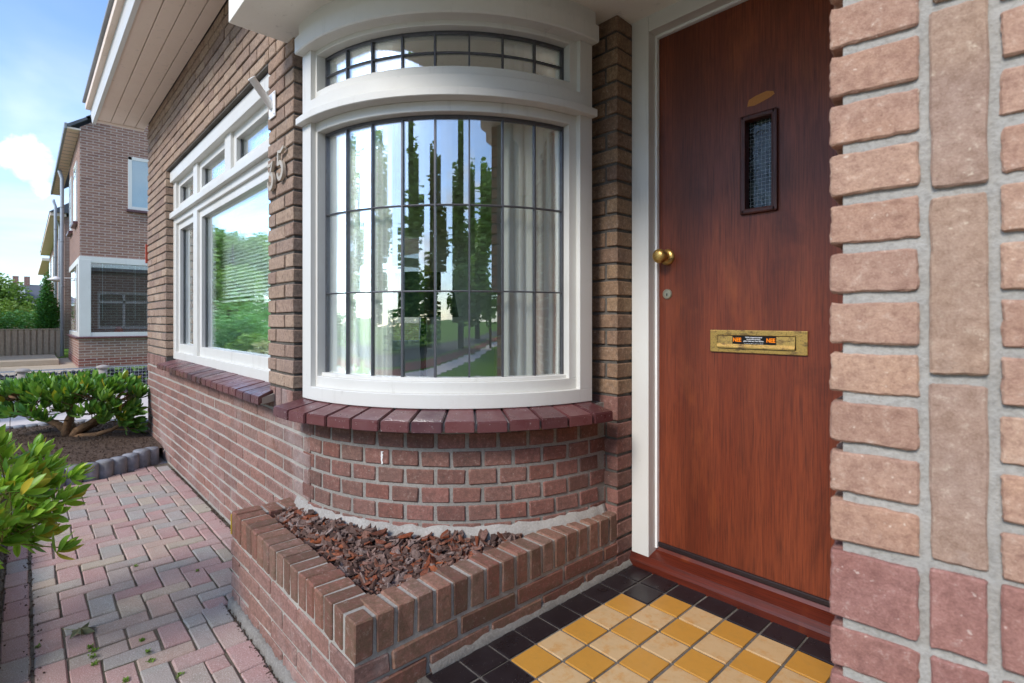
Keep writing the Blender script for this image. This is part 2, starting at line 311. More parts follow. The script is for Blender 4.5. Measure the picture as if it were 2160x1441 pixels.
M['glass'] = glass_mat('double_glazing', 2.4, (.82, .86, .84, 1), .0004)
M['glass_far'] = glass_mat('far_window_glass', 3.2, (.8, .84, .84, 1))
m = Mat('wired_glass', .12, .6); m.color(m.mix(m.rng(m.noise(22, 5, .65, co=m.obj), .45, .62), srgb('#0c110e'), srgb('#3c4642'))); m.b.inputs['Specular IOR Level'].default_value = .35; m.bump(m.noise(30, 2, co=m.obj), .5, .004); M['wired'] = m.m  # mottled grey-green base colour stands in for trees mirrored in the pane
# interior
M['room'] = simple('plaster_room_wall', '#dcd8cc', .9, .1, 0, 4, .1, '#c4c0b0')
M['ceiling'] = simple('beige_room_ceiling', '#c0b6a4', .9, .1, 0, 4, .1, '#9c9480')
M['floorwood'] = simple('brown_floor', '#6e5440', .6, .2, 0, 8, .3, '#4a3828')
m = Mat('linen_curtain', .95, .05); nz = m.math('ADD', m.noise(400, 2, .5, (1, 1, .05), m.obj), m.noise(400, 2, .5, (.05, .05, 1), m.obj))
m.color(m.mix(m.rng(nz, .8, 1.2, 0, .3), srgb('#f4f3ee'), srgb('#d4d2ca')))
tr = m.N.new('ShaderNodeBsdfTranslucent'); tr.inputs[0].default_value = srgb('#ecebe4'); ms = m.N.new('ShaderNodeMixShader'); ms.inputs[0].default_value = .08
m.L.new(m.b.outputs[0], ms.inputs[1]); m.L.new(tr.outputs[0], ms.inputs[2]); m.L.new(ms.outputs[0], m.N['Material Output'].inputs[0]); M['curtain'] = m.m
M['green'] = simple('dark_green_velvet', '#0c2a20', .8, .2, 0, 40, .2, '#081c14')
M['chair'] = simple('pale_chair_fabric', '#a8a08c', .9, .1, 0, 30, .2, '#807868')
M['blind'] = paint_mat('white_blind_slat', '#e2e4dc', .5)
M['redplastic'] = simple('red_plastic', '#b8523c', .5, .4, 0, 10, .2, '#8a3c2c')
# far brick by texture: courses of 5 px and less
def farbrick(name, c1, c2, mort):
    m = Mat(name, .9, .15)
    mp = m.N.new('ShaderNodeCombineXYZ'); sp = m.N.new('ShaderNodeSeparateXYZ'); m.L.new(m.obj, sp.inputs[0])
    m.L.new(m.math('ADD', sp.outputs[0], sp.outputs[1]), mp.inputs[0]); m.L.new(sp.outputs[2], mp.inputs[1])
    b = m.N.new('ShaderNodeTexBrick'); m.L.new(mp.outputs[0], b.inputs['Vector']); b.inputs['Scale'].default_value = 1
    b.inputs['Brick Width'].default_value = .222; b.inputs['Row Height'].default_value = .0625; b.inputs['Mortar Size'].default_value = .007
    b.inputs['Mortar Smooth'].default_value = .1; b.inputs['Bias'].default_value = 0
    b.inputs['Color1'].default_value = srgb(c1); b.inputs['Color2'].default_value = srgb(c2); b.inputs['Mortar'].default_value = srgb(mort)
    c = m.mix(m.rng(m.noise(5, 5, .7, (1, 1, 3), m.obj), .35, .7, 0, .35), b.outputs[0], srgb('#a88468')); m.color(c)
    m.bump(m.math('SUBTRACT', 1, b.outputs['Fac']), .8, .006); return m.m
M['nb_brick'] = farbrick('neighbour_brick', '#7a5a52', '#947266', '#b5aba2')
M['nb_red'] = farbrick('neighbour_red_plinth', '#7a4440', '#8c524a', '#b5a8a0')
M['rooftile'] = simple('grey_roof_tile', '#5c6066', .8, .2, 0, 6, .4, '#484a50', .6, .02)
M['fence'] = simple('weathered_fence_wood', '#cdb8a0', .9, .1, 0, 14, .6, '#a8927a', .6, .004)
M['patio'] = soil_mat('pale_patio_paving', '#b4a48e', '#c2b4a0', '#a8967c', 12, .3, .004)
M['drive'] = soil_mat('pinkish_drive_paving', '#c4b8b0', '#d2c8c0', '#b8aca4', 12, .3, .004)
M['gabion'] = simple('black_basalt_stones', '#2e3034', .7, .4, 0, 14, .5, '#4c5056', .8, .02)
M['wire'] = simple('galvanised_wire', '#b8bcc0', .45, .5, .5, 20, .2, '#90949a')
M['post'] = simple('pale_concrete_post', '#a49c94', .9, .1, 0, 20, .4, '#7c746c')
M['darkroof'] = simple('far_slate_roof', '#5f6268', .9, .1, 0, 2, .3, '#50535a')

# ------------------------------------------------------------------ mesh helpers
LOC = {}
def link(o, parent=None, wl=Vector((0, 0, 0))):
    COL.objects.link(o); LOC[o.name] = Vector(wl)
    if parent is not None:
        o.parent = parent; o.matrix_parent_inverse = Matrix.Translation(-LOC[parent.name])
    return o
def tag(o, label, cat, group=None, kind=None):
    if label: o['label'] = label
    if cat: o['category'] = cat
    if group: o['group'] = group
    if kind: o['kind'] = kind
    return o
def thing(name, loc, label, cat, group=None):
    o = bpy.data.objects.new(name, None); o.empty_display_size = .05; o.location = loc
    link(o, None, loc); return tag(o, label, cat, group)
def meshobj(name, bm, mat, parent=None, smooth=False, kind=None, recalc=True):
    if recalc: bmesh.ops.recalc_face_normals(bm, faces=bm.faces)
    me = bpy.data.meshes.new(name); bm.to_mesh(me); bm.free()
    if smooth:
        for p in me.polygons: p.use_smooth = True
    for mm in (mat if isinstance(mat, (list, tuple)) else [mat]): me.materials.append(mm)
    o = bpy.data.objects.new(name, me); link(o, parent)
    if kind: o['kind'] = kind
    return o
def inst(name, me, mw, parent=None):
    """object with mesh me at world matrix mw"""
    o = bpy.data.objects.new(name, me); COL.objects.link(o)
    if parent is not None:
        o.parent = parent; o.matrix_parent_inverse = Matrix.Translation(-LOC[parent.name])
    o.matrix_basis = mw; LOC[o.name] = mw.to_translation(); return o
def box(bm, x0, x1, y0, y1, z0, z1, bev=0., mi=0):
    v = [bm.verts.new(p) for p in ((x0, y0, z0), (x1, y0, z0), (x1, y1, z0), (x0, y1, z0), (x0, y0, z1), (x1, y0, z1), (x1, y1, z1), (x0, y1, z1))]
    fs = [bm.faces.new([v[i] for i in f]) for f in ((0, 3, 2, 1), (4, 5, 6, 7), (0, 1, 5, 4), (1, 2, 6, 5), (2, 3, 7, 6), (3, 0, 4, 7))]
    for f in fs: f.material_index = mi
    if bev:
        es = list({e for f in fs for e in f.edges})
        bmesh.ops.bevel(bm, geom=es, offset=bev, segments=2, affect='EDGES', profile=.6)
    return fs
def boxobj(name, x0, x1, y0, y1, z0, z1, mat, parent=None, bev=.002, kind=None):
    bm = bmesh.new(); box(bm, x0, x1, y0, y1, z0, z1, bev); return meshobj(name, bm, mat, parent, kind=kind)
C0 = Vector((-2.057, 1.614))
def arc_pt(r, a): return (C0.x+r*math.cos(R(a)), C0.y+r*math.sin(R(a)))
def arc_prof(bm, prof, a0, a1, n):
    """sweep a closed (r, z) profile round the bow's centre, with end caps"""
    rings = []
    for i in range(n+1):
        a = a0+(a1-a0)*i/n
        rings.append([bm.verts.new((*arc_pt(r, a), z)) for r, z in prof])
    k = len(prof)
    for i in range(n):
        for j in range(k): bm.faces.new((rings[i][j], rings[i][(j+1) % k], rings[i+1][(j+1) % k], rings[i+1][j]))
    bm.faces.new(rings[0]); bm.faces.new(rings[-1][::-1])
def arc_box(bm, r0, r1, z0, z1, a0, a1, n=28, b=.0018):
    arc_prof(bm, [(r0, z0), (r1-b, z0), (r1, z0+b), (r1, z1-b), (r1-b, z1), (r0, z1)], a0, a1, n)
def tube(bm, pts, rads, n=8, cap=True):
    rings = []
    for i, p in enumerate(pts):
        p = Vector(p); d = (Vector(pts[min(i+1, len(pts)-1)])-Vector(pts[max(i-1, 0)])).normalized()
        q = d.to_track_quat('Z', 'Y'); rings.append([bm.verts.new(p+q @ Vector((math.cos(2*PI*k/n)*rads[i], math.sin(2*PI*k/n)*rads[i], 0))) for k in range(n)])
    for i in range(len(rings)-1):
        for k in range(n): bm.faces.new((rings[i][k], rings[i][(k+1) % n], rings[i+1][(k+1) % n], rings[i+1][k]))
    if cap: bm.faces.new(rings[0][::-1]); bm.faces.new(rings[-1])

# bricks: chamfered, slightly warped blocks; a few variants per size, shared by all bricks of that size
_cache = {}
def brick_bm(L_, W_, H_, ch, jit, rs):
    bm = bmesh.new()
    cx, cy, cz = L_/2, W_/2, H_/2
    off = {(sx, sy, sz): Vector((rs.uniform(-jit, jit), rs.uniform(-jit, jit), rs.uniform(-jit, jit))) for sx in (-1, 1) for sy in (-1, 1) for sz in (-1, 1)}
    vs = {}
    for s, o in off.items():
        p = Vector((s[0]*cx, s[1]*cy, s[2]*cz))+o; c2 = ch*rs.uniform(.6, 1.5)
        vs[s] = [bm.verts.new(p-Vector([(0 if a == k else s[k]*c2) for k in range(3)])) for a in range(3)]   # one vert on each of 3 faces
    for a in range(3):
        o1, o2 = [(1, 2), (2, 0), (0, 1)][a]
        for sg in (-1, 1):
            loop = []
            for u, v in ((-1, -1), (1, -1), (1, 1), (-1, 1)):
                s = [0, 0, 0]; s[a] = sg; s[o1] = u; s[o2] = v; loop.append(vs[tuple(s)][a])
            bm.faces.new(loop if sg > 0 else loop[::-1])
    for a in range(3):            # edges parallel to axis a
        o1, o2 = [(1, 2), (2, 0), (0, 1)][a]
        for u in (-1, 1):
            for v in (-1, 1):
                s0 = [0, 0, 0]; s0[a] = -1; s0[o1] = u; s0[o2] = v; s1 = list(s0); s1[a] = 1
                s0, s1 = tuple(s0), tuple(s1); bm.faces.new((vs[s0][o1], vs[s1][o1], vs[s1][o2], vs[s0][o2]))
    for s in vs: bm.faces.new(vs[s])
    bmesh.ops.recalc_face_normals(bm, faces=bm.faces); return bm
def brick_mesh(L_, W_, H_, mat, ch=.0028, jit=.0014, nv=4, var=None):
    v = random.randrange(nv) if var is None else var
    key = (round(L_, 3), round(W_, 3), round(H_, 3), mat.name, v, ch)
    if key not in _cache:
        rs = random.Random(hash(key[:3]) ^ v*77 ^ len(_cache)); bm = brick_bm(L_, W_, H_, ch, jit, rs)
        me = bpy.data.meshes.new('brick'); bm.to_mesh(me); bm.free(); me.materials.append(mat); _cache[key] = me
    return _cache[key]
class Pieces:
    """gathers pieces of one thing; the largest on screen become objects, the rest one mesh"""
    def __init__(s): s.items = []
    def add(s, name, me, mw, parent): s.items.append((name, me, mw, parent))
    def flush(s, root, limit=300, restname='brickwork'):
        sc = []
        for it in s.items:
            me, mw = it[1], it[2]; c = mw.to_translation(); x, y, D = toscreen(c); d = me.vertices
            dm = max(v.co.length for v in d) if D > 0 else 0
            vis = D > 0 and -60 < x < 2220 and -60 < y < 1500
            # facing size: largest projected extent product
            a = 0
            if vis:
                ps = [toscreen(mw @ v.co) for v in list(d)[::3]]; xs = [p[0] for p in ps]; ys = [p[1] for p in ps]; a = (max(xs)-min(xs))*(max(ys)-min(ys))
            sc.append((a, it))
        sc.sort(key=lambda t: -t[0])
        for a, (n, me, mw, par) in sc[:limit]: inst(n, me, mw, par)
        rest = [t[1] for t in sc[limit:]]
        if rest:
            V, F, rn, mats, mi = [], [], [], [], []
            for n, me, mw, par in rest:
                b = len(V); r = random.random(); mt = me.materials[0]
                if mt not in mats: mats.append(mt)
                k = mats.index(mt)
                V += [mw @ v.co for v in me.vertices]
                for p in me.polygons: F.append([b+i for i in p.vertices]); rn.append(r); mi.append(k)
            me = bpy.data.meshes.new(restname); me.from_pydata(V, [], F)
            at = me.attributes.new('rnd', 'FLOAT', 'FACE'); at.data.foreach_set('value', rn)
            for mt in mats: me.materials.append(mt)
            me.polygons.foreach_set('material_index', mi)
            o = bpy.data.objects.new(restname, me); link(o, root); o['kind'] = 'stuff'
def TM(x, y, z, rz=0., tilt=0.): return Matrix.Translation((x, y, z)) @ Matrix.Rotation(rz, 4, 'Z') @ (Matrix.Rotation(tilt, 4, 'Y') if tilt else Matrix.Identity(4))
def leafmesh_arr(verts, faces, rnds, name, mats, parent=None, mi=None, kind=None, smooth=True):
    me = bpy.data.meshes.new(name); me.from_pydata(verts, [], faces)
    at = me.attributes.new('rnd', 'FLOAT', 'FACE'); at.data.foreach_set('value', rnds)
    for mm in mats: me.materials.append(mm)
    if mi: me.polygons.foreach_set('material_index', mi)
    if smooth: me.polygons.foreach_set('use_smooth', [True]*len(faces))
    o = bpy.data.objects.new(name, me); link(o, parent)
    if kind: o['kind'] = kind
    return o

# ------------------------------------------------------------------ ground
GZ = -.155
bm = bmesh.new(); box(bm, -220, 160, -200, 200, GZ-.3, GZ-.02); meshobj('ground', bm, M['grass'], kind='structure')

CP_ = .063          # course pitch
FY = .803           # face of the front wall
# ================================================================== THE HOUSE
house = thing('brick_house', (-3.5, 1.2, GZ), 'brown brick house with a curved leaded bow window, white frames and a red wooden door', 'house')
front = None
def core(name, boxes, mat):
    bm = bmesh.new()
    for b in boxes: box(bm, *b)
    return meshobj(name, bm, mat, house)
XE, OX0, OX1, PX1 = -5.64, -4.82, -2.478, -2.18
ZS, ZL = .622, 2.10
INS = .0075
front = core('front_wall', [
    (XE+INS, OX0-INS, FY+INS, 1.0, .565, 2.70), (OX0-INS, OX1+INS, FY+INS, 1.0, ZL+INS, 2.70),
    (OX1+INS, PX1-INS, FY+INS, 1.0, .565, 2.70)], M['mortar_dark'])
plinth = core('front_plinth', [(XE+INS, C0.x, FY+.0035, 1.0, -.5, .5649)], M['mortar'])
PC = Pieces()
GAP = .011
def put(L_, H_, x, y, z, mat, parent, rz=0., W_=.1, dy=0., name='brick', **k):
    """brick whose visible face is L_ x H_, centre of the FACE at x,y; facing -Y when rz=0"""
    me = brick_mesh(L_, W_, H_, mat, **k)
    n = Vector((math.sin(rz), -math.cos(rz)))
    pr = random.uniform(-.0015, .0015)+dy
    c = Vector((x, y))-n*(W_/2-pr)
    PC.add(name, me, TM(c.x, c.y, z+random.uniform(-.0008, .0008), rz+random.gauss(0, .004), random.gauss(0, .004)), parent)
def course(x0, x1, z, mat, parent, phase, L_=.21, y=FY):
    """stretcher course from x0 to x1 (joint grid anchored on x=0)"""
    P = L_+GAP; k = math.floor((x0-phase)/P); e = 1e-4
    while True:
        a = phase+k*P; b = a+L_
        if a >= x1-.02: break
        a2, b2 = max(a, x0), min(b, x1)
        if x1-b2 < .03: b2 = x1 if b2 > x1-.012 else b2
        if b2-a2 > .025: put(b2-a2, CP_-GAP, (a2+b2)/2, y, z, mat, parent)
        k += 1
        if b >= x1: break
# plinth courses below the rowlock band
k = 0; z = .565-GAP-(CP_-GAP)/2
while z > -.16:
    course(XE, C0.x+.05, z, M['redpale'], plinth, .111*(k % 2)+.03, y=FY); z -= CP_; k += 1
# rowlock band .575-.66 : bricks on edge
def band(x0, x1, zc, h, mat, parent):
    n = max(1, round((x1-x0)/.063)); p = (x1-x0)/n
    for i in range(n): put(p-.009, h, x0+p*(i+.5), FY, zc, mat, parent)
band(XE, -4.84, .612, .088, M['redpale'], front); band(-2.46, PX1, .612, .088, M['redpale'], front)
band(-4.84, -2.46, .578, .03, M['redpale'], front)
# upper wall: left of the window, pier 35 and the courses above the window
z = .667+(CP_-GAP)/2; k = 0
while z < 2.70:
    if z < ZL:
        ph = .0 if k % 2 else .111
        # corner end
        xs = XE
        if k % 2: put(.1, CP_-GAP, xs+.05, FY, z, M['buff'], front); xs += .111
        while xs < OX0-.02:
            Lb = min(.21, OX0-xs)
            if OX0-xs-Lb < .05 and OX0-xs-Lb > 0: Lb = .1 if OX0-xs > .2 else OX0-xs
            put(Lb, CP_-GAP, xs+Lb/2, FY, z, M['buff'], front); xs += Lb+GAP
        # pier
        wv = PX1-OX1
        if k % 2: segs = [(0, .09), (.101, wv)]
        else: segs = [(0, wv-.101), (wv-.09, wv)]
        for a, b in segs: put(b-a, CP_-GAP, OX1+(a+b)/2, FY, z, M['buff'], front)
    else:
        course(XE, OX1-.0, z, M['buff'], front, .111*(k % 2)+.02)
        wv = PX1-OX1
        for a, b in ([(.011, .09), (.101, wv)] if k % 2 else [(.011, wv-.101), (wv-.09, wv)]): put(b-a, CP_-GAP, OX1+(a+b)/2, FY, z, M['buff'], front)
    z += CP_; k += 1
# curved plinth wall below the bow
curved = None
bm = bmesh.new(); arc_prof(bm, [(.55, -.5), (.811-.004, -.5), (.811-.004, .63), (.55, .63)], -90, 2, 40); box(bm, -1.4, C0.x+.811-.004, C0.y+.028, 1.72, -.5, .63)
curved = meshobj('curved_plinth', bm, M['mortar_mid'], house, smooth=False)
z = .565-GAP-(CP_-GAP)/2+.006; k = 0
pa = math.degrees(.108/.811)
while z > .10:
    a = -90+pa*(.75 if k % 2 else .25)
    while a < 2:
        w_ = .0955
        x, y = arc_pt(.811, a); put(w_, CP_-.0125, x, y, z, M['red'], curved, rz=R(a+90))
        a += pa
    z -= CP_-.0012; k += 1
bm = bmesh.new(); n = 60; prof = []
rs = random.Random(3)
rings = []
for i in range(n+1):
    a = -96+98*i/n; zt = .243+rs.uniform(-.006, .006)
    rings.append([bm.verts.new((*arc_pt(r, a), zz)) for r, zz in ((.795, .10), (.838+rs.uniform(-.004, .004), .10), (.832+rs.uniform(-.003, .003), .2), (.815, zt), (.795, zt))])
for i in range(n):
    for j in range(5): bm.faces.new((rings[i][j], rings[i][(j+1) % 5], rings[i+1][(j+1) % 5], rings[i+1][j]))
bm.faces.new(rings[0]); bm.faces.new(rings[-1][::-1])
meshobj('cement_skirting', bm, M['skim'], house, smooth=True)
# porch pier between bow and door (pillar B)
BX1, BY0 = -1.187, 1.645
porch_wall = core('porch_wall', [(-1.62, BX1-INS, BY0+INS, 1.95, -.4, 2.12)], M['mortar_dark'])
z = .667+(CP_-GAP)/2; k = 0
def bcourse(z, h, mats, k):
    if k % 2: segs = [(.0, .050), (.061, .161)]
    else: segs = [(0, .21)]
    for a, b in segs: put(b-a, h, BX1-(a+b)/2, BY0, z, mats, porch_wall)
    # flank seen towards the door
    put(.09, h, BX1, BY0+.056 if 0 else BY0+.146, z, mats, porch_wall, rz=PI/2)
while z < 2.13: bcourse(z, CP_-GAP, M['ochre'], k); z += CP_; k += 1
bcourse(.612, .088, M['red'], 0); z = .565-GAP-(CP_-GAP)/2; k = 1
while z > -.03: bcourse(z, CP_-GAP, M['red'], k); z -= CP_; k += 1

# sills of glazed tiles
def sill_tile_mesh(name, pts_top_in, pts_top_out, thick, parent):
    bm = bmesh.new(); (a, b), (c, d) = pts_top_in, pts_top_out     # a,b inner left/right ; c,d outer left/right
    top = [Vector(p) for p in (a, b, d, c)]; V = [bm.verts.new(p) for p in top]+[bm.verts.new(p+Vector((0, 0, -thick))) for p in top]
    for f in ((0, 1, 2, 3), (7, 6, 5, 4), (0, 4, 5, 1), (1, 5, 6, 2), (2, 6, 7, 3), (3, 7, 4, 0)): bm.faces.new([V[i] for i in f])
    bmesh.ops.bevel(bm, geom=list(bm.edges), offset=.003, segments=2, affect='EDGES')
    c_ = sum(top, Vector())/4
    bmesh.ops.translate(bm, vec=-c_, verts=bm.verts); bmesh.ops.recalc_face_normals(bm, faces=bm.faces)
    me = bpy.data.meshes.new(name); bm.to_mesh(me); bm.free(); me.materials.append(M['sill'])
    return inst(name, me, Matrix.Translation(c_), parent)
bs = bmesh.new(); arc_prof(bs, [(.70, .55), (.905, .588), (.905, .612), (.70, .645)], -91, -4.2, 40); bow_sill = meshobj('bow_sill', bs, M['grout'], house)
JA = [-88.9, -83.2, -76.4, -69.9, -63.2, -56.5, -49.9, -43.1, -36.6, -29.9, -23.0, -16.5, -9.8, -3.6]
JA[0] = -91.8
for i in range(len(JA)-1):
    g = .26; a0, a1 = JA[i]+g, JA[i+1]-g; dz = random.uniform(-.0012, .0012)
    o_ = .921+random.uniform(-.002, .002)
    sill_tile_mesh('sill_tile', [(*arc_pt(.76, a0), .651+dz), (*arc_pt(.76, a1), .651+dz)], [(*arc_pt(o_, a0), .621+dz), (*arc_pt(o_, a1), .621+dz)], .037, bow_sill)
bm = bmesh.new()
v = [bm.verts.new(p) for p in ((-4.655, .735, .590), (-2.36, .735, .590), (-2.475, .95, .60), (-4.70, .95, .60), (-4.655, .735, .617), (-2.36, .735, .617), (-2.475, .95, .648), (-4.70, .95, .648))]
for f in ((0, 3, 2, 1), (4, 5, 6, 7), (0, 1, 5, 4), (1, 2, 6, 5), (2, 3, 7, 6), (3, 0, 4, 7)): bm.faces.new([v[i] for i in f])
long_sill = meshobj('long_window_sill', bm, M['grout'], house)
n = 21; x0, x1 = -4.665, -2.345; p = (x1-x0)/n
for i in range(n):
    a, b = x0+p*i+.0025, x0+p*(i+1)-.0025; dz = random.uniform(-.0012, .0012)
    ia, ib = a, b
    ib = min(ib, -2.462); ia = min(ia, -2.50) 
    sill_tile_mesh('sill_tile', [(ia, .86, .654+dz), (ib, .86, .654+dz)], [(a, .722, .625+dz), (b, .722, .625+dz)], .036, long_sill)

# ------------------------------------------------------------------ bow window
bow = bpy.data.objects.new('bow_window', None)
A0, A1 = -91.5, -3.2
def arcpart(name, r0, r1, z0, z1, a0=A0, a1=A1, parent=None, n=40, mat=None, b=.0022):
    bm = bmesh.new(); arc_box(bm, r0, r1, z0, z1, a0, a1, n, b); o = meshobj(name, bm, mat or M['white'], parent or house); return o
frame = arcpart('bow_window_frame', .70, .811, .6435, .694)          # bottom rail
def fr(name, *a, **k): return arcpart(name, *a, parent=frame, **k)
fr('frame_rail', .70, .790, .6925, .734, -88, -5.2)
fr('glazing_bead', .735, .772, .7325, .7465, -86.3, -9.2)
fr('frame_stile', .70, .811, .692, 1.71, A0, -86.2); fr('frame_stile', .70, .811, .692, 1.71, -7.6, A1)
fr('frame_stile', .70, .790, .7325, 1.71, -87.5, -85.3, n=3); fr('frame_stile', .70, .790, .7325, 1.71, -10.1, -6.8, n=3)
fr('frame_rail', .70, .790, 1.672, 1.708, -86.3, -7.4)
fr('transom', .70, .838, 1.708, 1.736)
fr('frame_rail', .70, .812, 1.7355, 1.792, -88, -5.2)
fr('glazing_bead', .735, .792, 1.7915, 1.828, -86.3, -9.2)
fr('frame_stile', .70, .811, 1.7345, 1.99, A0, -86.2, n=4); fr('frame_stile', .70, .811, 1.7345, 1.99, -7.6, A1, n=4)
fr('frame_stile', .70, .792, 1.791, 1.985, -87.5, -85.3, n=3); fr('frame_stile', .70, .792, 1.791, 1.985, -10.1, -6.8, n=3)
fr('frame_rail', .70, .792, 1.968, 2.0, -86.3, -7.4)
bm = bmesh.new(); arc_prof(bm, [(.70, 1.985), (.838, 1.985), (.842, 1.990), (.842, 2.045), (.826, 2.052), (.826, 2.12), (.70, 2.12)], A0, A1+.3, 40); o = meshobj('cornice', bm, M['white'], frame)
# panes and cames
CA = [-85.3, -75.1, -65.7, -56.3, -47.1, -37.9, -28.8, -19.5, -10.1]
def panes(zs, tag_):
    for i in range(8):
        for j in range(len(zs)-1):
            bm = bmesh.new(); a0, a1 = CA[i], CA[i+1]; n = 6
            tilt = random.uniform(-.0015, .0015); sk = random.uniform(-.001, .001)
            rows = []
            for k in range(n+1):
                a = a0+(a1-a0)*k/n; s = (k/n-.5)*2*sk
                rows.append([bm.verts.new((*arc_pt(.7500+s+t+d, a), z)) for z, t in ((zs[j], -tilt), (zs[j+1], tilt)) for d in (0, -.004)])
            for k in range(n):
                p0, p1 = rows[k], rows[k+1]
                for q in ((0, 2), (2, 3), (3, 1), (1, 0)): bm.faces.new((p0[q[0]], p0[q[1]], p1[q[1]], p1[q[0]]))
            bm.faces.new([rows[0][q] for q in (0, 1, 3, 2)]); bm.faces.new([rows[-1][q] for q in (0, 2, 3, 1)])
            meshobj('pane', bm, M['glass_bow'], frame, smooth=False)
ZL3 = [.735, 1.051, 1.356, 1.69]; ZU2 = [1.81, 1.893, 1.985]
panes(ZL3, 0); panes(ZU2, 1)
for z0, z1, zz in ((.735, 1.69, ZL3[1:-1]), (1.81, 1.985, ZU2[1:-1])):
    for i, a in enumerate(CA):
        wdt = .0031 if 0 < i < 8 else .008
        bm = bmesh.new(); da = math.degrees(wdt/.755); arc_prof(bm, [(.742, z0), (.7555, z0), (.7575, z0), (.7575, z1), (.742, z1)], a-da, a+da, 2); meshobj('lead_came', bm, M['lead'], frame)
    for z in zz:
        bm = bmesh.new(); arc_prof(bm, [(.743, z-.0026), (.7555, z-.0026), (.757, z), (.7555, z+.0026), (.743, z+.0026)], CA[0], CA[-1], 40); meshobj('lead_came', bm, M['lead'], frame)
fr('lead_came', .742, .7575, 1.660, 1.673, CA[0], CA[-1], mat=M['lead']); fr('lead_came', .742, .7575, 1.958, 1.969, CA[0], CA[-1], mat=M['lead'])

# ------------------------------------------------------------------ long window
WY = .855      # face of the frame
def bb(name, x0, x1, z0, z1, y0=WY, y1=.93, parent=None, mat=None, b=.003): return boxobj(name, x0, x1, y0, y1, z0, z1, mat or M['white'], parent, b)
WX0, WX1 = -4.83, -2.46
lw = bb('long_window_frame', WX0, WX1, .648, .705, parent=house)
bb('frame_stile', WX0, WX0+.10, .7035, 2.045, parent=lw); bb('frame_stile', WX1-.10, WX1, .7035, 2.045, parent=lw)
bb('frame_head', WX0-.002, WX1, 2.018, 2.10, y0=.832, parent=lw)
M1, M2 = (-4.17, -4.06), (-3.39, -3.27)
bb('mullion', *M1, .7035, 1.775, parent=lw, y0=WY+.001); bb('mullion', *M1, 1.775, 2.03, parent=lw, y0=WY+.001); bb('mullion', *M2, 1.775, 2.03, parent=lw, y0=WY+.001)
bb('transom', WX0-.006, WX1, 1.735, 1.778, y0=.828, parent=lw); bb('frame_rail', WX0+.098, WX1-.098, 1.69, 1.737, parent=lw, y0=WY+.002)
SY = WY+.018
def sash(x0, x1, z0, z1, parent, w_=.055, gl=True, lead=False):
    s = bb('sash', x0, x1, z0, z0+w_*1.25, y0=SY, y1=.925, parent=parent)
    for a in ((x0, x0+w_, z0+w_*1.25-.001, z1), (x1-w_, x1, z0+w_*1.25-.001, z1), (x0+w_-.001, x1-w_+.001, z1-w_, z1+.001)): bb('sash', *a, y0=SY+.001*(a[2] > z0+.2), y1=.925, parent=parent)
    gx0, gx1, gz0, gz1 = x0+w_, x1-w_, z0+w_*1.25, z1-w_
    bb('glazing_gasket', gx0-.001, gx0+.012, gz0, gz1, y0=SY+.022, y1=.90, parent=parent, mat=M['lead'], b=0)
    boxobj('pane', gx0-.01, gx1+.01, SY+.030, SY+.036, gz0-.01, gz1+.01, M['glass'], parent, 0)
    if lead:
        n = 5
        for i in range(1, n): x = gx0+(gx1-gx0)*i/n; boxobj('lead_came', x-.003, x+.003, SY+.0365, SY+.042, gz0, gz1, M['lead'], parent, 0)
        zz = (gz0+gz1)/2; boxobj('lead_came', gx0, gx1, SY+.0368, SY+.041, zz-.003, zz+.003, M['lead'], parent, 0)
sash(WX0+.099, M1[0]+.001, .704, 1.691, lw, .05); sash(M1[1]-.001, WX1-.099, .704, 1.691, lw, .05)
sash(WX0+.099, M1[0]+.001, 1.777, 2.02, lw, .05, lead=True); sash(M1[1]-.001, M2[0]+.001, 1.777, 2.02, lw, .05, lead=True); sash(M2[1]-.001, WX1-.099, 1.777, 2.02, lw, .05, lead=True)

# ------------------------------------------------------------------ door and its frame
DY = 1.80
DX0, DX1 = -1.115, -.26
dfr = boxobj('door_frame', BX1+.001, DX0+.004, 1.738, 1.86, -.02, 2.12, M['white'], house, .003)
boxobj('frame_head', DX0+.0041, .30, 1.7385, 1.86, 2.045, 2.12, M['white'], dfr, .003)
boxobj('frame_stop', DX0-.001, DX0+.012, 1.785, 1.84, .07, 2.05, M['plastic'], dfr, .002)
boxobj('frame_stop', DX0+.012, .2, 1.785, 1.84, 2.036, 2.05, M['plastic'], dfr, .002)
boxobj('frame_stile', DX1+.004, DX1+.09, 1.738, 1.86, -.02, 2.046, M['white'], dfr, .003)
bm = bmesh.new()
prof = [(1.725, -.02), (1.725, .022), (1.732, .030), (1.738, .048), (1.790, .062), (1.798, .074), (1.86, .074), (1.86, -.02)]
ra = [bm.verts.new((-1.19, y, z)) for y, z in prof]; rb = [bm.verts.new((.25, y, z)) for y, z in prof]
for i in range(len(prof)): bm.faces.new((ra[i], ra[(i+1) % 8], rb[(i+1) % 8], rb[i]))
bm.faces.new(ra); bm.faces.new(rb[::-1]); meshobj('door_threshold', bm, M['wood_h'], house)
